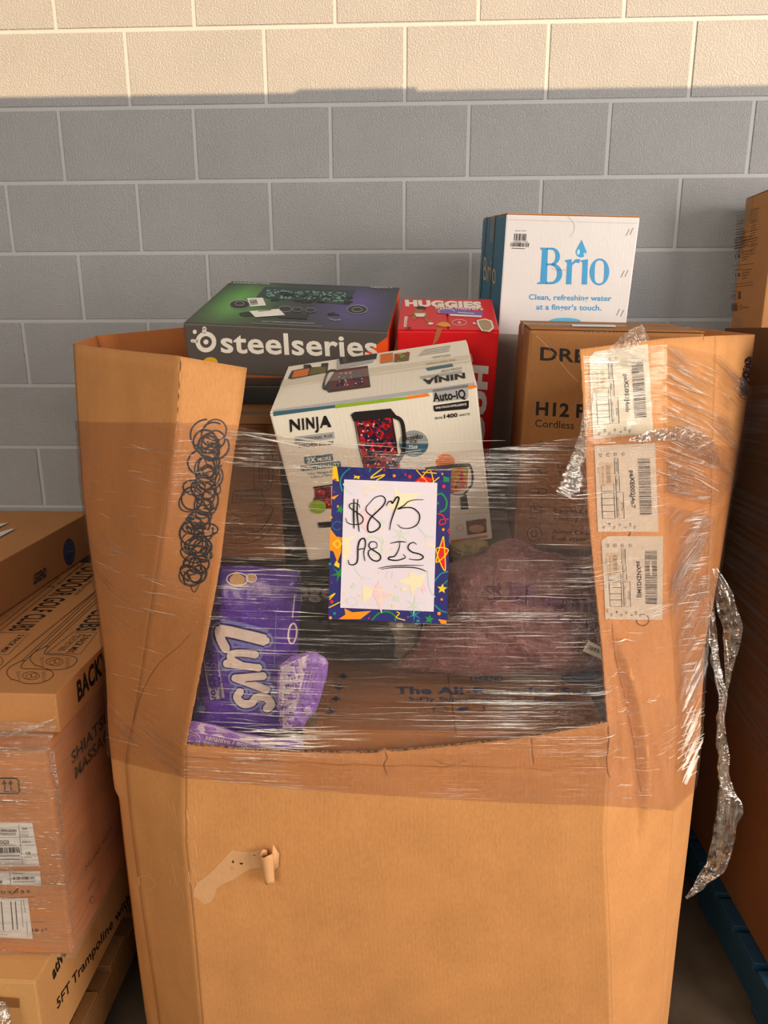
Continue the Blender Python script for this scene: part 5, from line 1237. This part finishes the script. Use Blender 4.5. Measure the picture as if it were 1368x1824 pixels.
art('line_drawing', GT, INKS, G1.root, lambda a: (golf(a, 0, 0), golf(a, 42, -25), a.line([(83, 1164), (130, 1126), (173, 1127), (143, 1165), (83, 1164)], .8)))
art('lettering', GT, INK, G1.root, lambda a: (a.text('CLUBS', (168, 1086), (134, 1124), (35, 0), .02), a.text('2 PACK MIX', (150, 1131), (118, 1163), (13, 0), .02), [a.text(t, (134 + i * 5, 1130), (101 + i * 5, 1160 - i * .5), (4, 0)) for i, t in enumerate(('1 Short 30" Shaft', '1 Tall 39" Shaft', 'Right Handed Club'))]))
art('line_drawing', GT2, INKS, G2.root, lambda a: (a.line([(0, 1115), (104, 1030)], .8), a.line([(0, 1124), (98, 1046)], .8), a.line([(84, 1045), (98, 1046)], 1), a.line([(95, 1029), (107, 1031)], 1), a.line([(0, 1127), (52, 1128), (15, 1166), (0, 1166)], .7), a.ring(-2, 1178, 7, 8, .8)))
art('lettering', GT2, INK, G2.root, lambda a: (a.text('OUTDOOR GOLF CLUBS', (150, 1009), (14, 1124), (36, 0), .02), a.text('2 PACK MIX', (34, 1131), (-2, 1163), (10, 0), .02), a.text('APOLLO GOLF', (160, 1033), (131, 1060), (7, 0), .0), a.text('Golf Game Sports Home', (150, 1001), (101, 1041), (6, 0), .0)))
art('lettering', G1.face('right'), INK, G1.root, lambda a: a.text('BACKYARD', (139, 1250), (223, 1150), (-3, -34), .04))
# big flat carton against the wall
lg = Carton('cookware_carton', qd(-1.25, -.245, -.86, -.006, .862, 1.002), KRAFT_B, 'large flat brown cookware carton on top of the left stack against the wall', 'box', seam='x', bevel=.003, flaps=False)
LR, LTp = lg.face('right'), lg.face('top')
art('lettering', LR, flat('dark_navy_ink', (34, 36, 62), .6), lg.root, lambda a: (a.text('LEGEND', (60, 1041), (83, 1026), (-1, -16), .05)))
art('logo', LR, flat('seal_blue', (30, 44, 96), .5), lg.root, lambda a: (a.ell(123, 983, 10.5, 24, 0)), label='dark blue oval seal')
art('logo', LR, flat('seal_pale', (110, 112, 140), .5), lg.root, lambda a: (a.ring(123, 983, 7.5, 18, .7), a.line([(117, 984), (130, 981)], 1.4), a.ring(123, 977, 2.5, 5, .7)), .0009)
art('paper_slip', LTp, LW, lg.root, lambda a: (a.poly([(-10, 936), (15, 933), (-10, 946)]), a.poly([(-10, 953), (20, 944), (27, 944), (-10, 964)])), .004)
# film on the left stack
FILM3 = film_mat('stack_film', .13, .5, (6, 130, 1), rot=.1, rough=.14)
def sheet(name, P, mat, parent, nu=40, nv=40, amp=.002, seed=0):
    P = [np.array(p, float) for p in P]; V = []; F = []; U = []
    n = np.cross(P[1] - P[0], P[3] - P[0]); n /= np.linalg.norm(n)
    w_, h_ = np.linalg.norm(P[1] - P[0]), np.linalg.norm(P[3] - P[0])
    for j in range(nv + 1):
        for i in range(nu + 1):
            u, v = i / nu, j / nv; p = (P[0] * (1 - u) + P[1] * u) * (1 - v) + (P[3] * (1 - u) + P[2] * u) * v
            V.append(p - n * amp * (1 + noise.noise(Vector((u * w_ * 9 + seed, v * h_ * 40, seed))))); U.append((u * w_, v * h_))
    for j in range(nv):
        for i in range(nu):
            a = j * (nu + 1) + i; F.append([a, a + 1, a + nu + 2, a + nu + 1])
    return mesh(name, V, F, mat, parent, smooth=True, uvs=U)
SW = thing('stretch_wrap', (-.3, -.9, .24), 'clear stretch film over the massager carton and golf club carton on the left', 'plastic wrap')
sheet('film', [(-.47, -1.046, .245), (.108, -1.046, .245), (.108, -1.046, .765), (-.47, -1.046, .765)], FILM3, SW, seed=1)
sheet('film', [(.108, -1.046, .245), (.108, -.30, .245), (.108, -.30, .765), (.108, -1.046, .765)], FILM3, SW, seed=2)
sheet('film', [(-.47, -1.046, .765), (.108, -1.046, .765), (.108, -.995, .80), (-.47, -.995, .80)], FILM3, SW, 30, 8, seed=3)
ribbon('bunched_film', [(-40, 1318), (0, 1312), (40, 1304), (75, 1290), (100, 1278)], [.02, .015, .012, .012, .008], lambda t: -1.06 + .06 * t, CRUMP, SW, 40, 8, 3)
ribbon('bunched_film', [(91, 1333), (100, 1400), (112, 1500), (124, 1600), (135, 1697)], [.010, .012, .010, .012, .014], lambda t: -1.050, CRUMP, SW, 60, 8, 2, amp=.15)
ribbon('bunched_film', [(-40, 1335), (30, 1334), (86, 1334)], [.008, .008, .012], lambda t: -1.052, CRUMP, SW, 30, 6, 1, amp=.15)
lf = pouch('plastic_scrap', [(-30, 1780), (10, 1785), (20, 1815), (22, 1850), (-30, 1850)], -1.13, .02, CRUMP, 'crumpled clear plastic scrap on the lowest left carton', 'plastic wrap', wrinkle=.02, wscale=30)

# ================================================================== right neighbour: another bulk box on a blue pallet
BLUEP = flat('blue_pallet_paint', (22, 58, 84), .6)
pallet('pallet', 1.74, 2.75, -.88, -.06, BLUEP, 'blue painted pallet under the bulk box at the right edge')
RB = thing('bulk_box', (2.24, -.66, FLOOR + .13), 'shaded brown bulk box at the right edge, holding a tall carton', 'box')
def wallp(name, x0, x1, y0, y1, z0, z1):
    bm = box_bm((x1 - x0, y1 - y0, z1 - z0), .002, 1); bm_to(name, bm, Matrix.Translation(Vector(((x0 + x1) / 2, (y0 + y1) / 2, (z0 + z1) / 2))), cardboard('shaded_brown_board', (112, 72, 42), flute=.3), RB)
zb_ = FLOOR + .131; zt_ = 1.60
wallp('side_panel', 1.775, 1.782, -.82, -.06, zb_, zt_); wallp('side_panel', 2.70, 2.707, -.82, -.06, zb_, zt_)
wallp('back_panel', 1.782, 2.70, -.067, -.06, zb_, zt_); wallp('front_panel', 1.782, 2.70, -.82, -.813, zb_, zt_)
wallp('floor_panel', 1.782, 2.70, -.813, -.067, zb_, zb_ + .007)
FILM4 = film_mat('right_film', .05, .35, (2, 70, 1), rot=-.25, rough=.15)
SW2 = thing('stretch_wrap', (1.77, -.65, .3), 'thin clear film stretched over the second bulk box at the right edge', 'plastic wrap')
sheet('film', [(1.770, -.06, .55), (1.770, -.82, .45), (1.770, -.82, 1.5), (1.770, -.06, 1.42)][::-1], FILM4, SW2, 40, 60, seed=8)
tc = Carton('tall_carton', [1.93, -.168, 1.205, 0, 0, 0, .285, .19, 1.50], KRAFT_B, 'tall brown carton with small printed text standing in the second bulk box', 'box', seam='y', tape=TAPE)
TL = tc.face('left')
def fine(a):
    r2 = random.Random(2)
    for i in range(5): a.line([(1313 - i * .6, 385 + i * 3.6), (1352 - i * .6, 371 + i * 3.8)], .6)
    for g0 in range(3):
        for i in range(7): a.line([(1312 - g0 * 1.5, 395 + g0 * 15 + i * 4.6), (1324 + r2.uniform(0, 6), 392 + g0 * 15 + i * 4.6)], .6)
    for i in range(14): a.line([(1337, 394 + i * 4.6), (1349 - r2.uniform(0, 4), 390 + i * 4.6)], .7)
    for i in range(4): a.line([(1308, 428 + i * 5), (1340 - i * 2, 420 + i * 5)], .8)
    for y in (380, 402, 418, 433, 444): a.line([(1308, y), (1352, y - 10)], .5)
    for y0 in (446, 479):
        a.line([(1310, y0 + 2), (1322, y0)], .7); a.text('I B', (1310, y0 + 14), (1319, y0 + 13), (0, -6), .02)
        for i in range(4): a.line([(1322, y0 + 3 + i * 5), (1340 - i * 3, y0 + i * 5)], .9)
    for y in (474, 507, 512): a.line([(1302, y), (1343, y - 5)], .6)
    a.line([(1303, 519), (1318, 519), (1317, 532), (1301, 532)], .6); a.text('gyn', (1303, 529), (1311, 528), (0, -5)); a.ring(1320, 547, 2, 4, .7); a.text('16523', (1324, 549), (1334, 549), (0, -3))
art('printed_text', TL, INKS, tc.root, fine)
art('barcode', TL, INK, tc.root, lambda a: (a.bars([(1315, 519), (1315, 533), (1320, 533), (1320, 519)], 9), a.bars([(1303, 540), (1303, 554), (1314, 554), (1314, 540)], 9)))
art('packing_tape', TL, TAPE, tc.root, lambda a: (a.poly([(1333, 353), (1343, 351), (1333, 404), (1323, 404)]), a.poly([(1310, 566), (1320, 566), (1319, 582), (1308, 582)])), .0012)
ribbon('loose_film_tail', [(1285, 1250), (1292, 1350), (1285, 1450), (1278, 1560)], [.01, .03, .02, .01], lambda t: -.72, CRUMP, WRAP, 50, 8, 6, seed=2)
for o in SC.objects:
    if 'w' in o.keys(): del o['w']
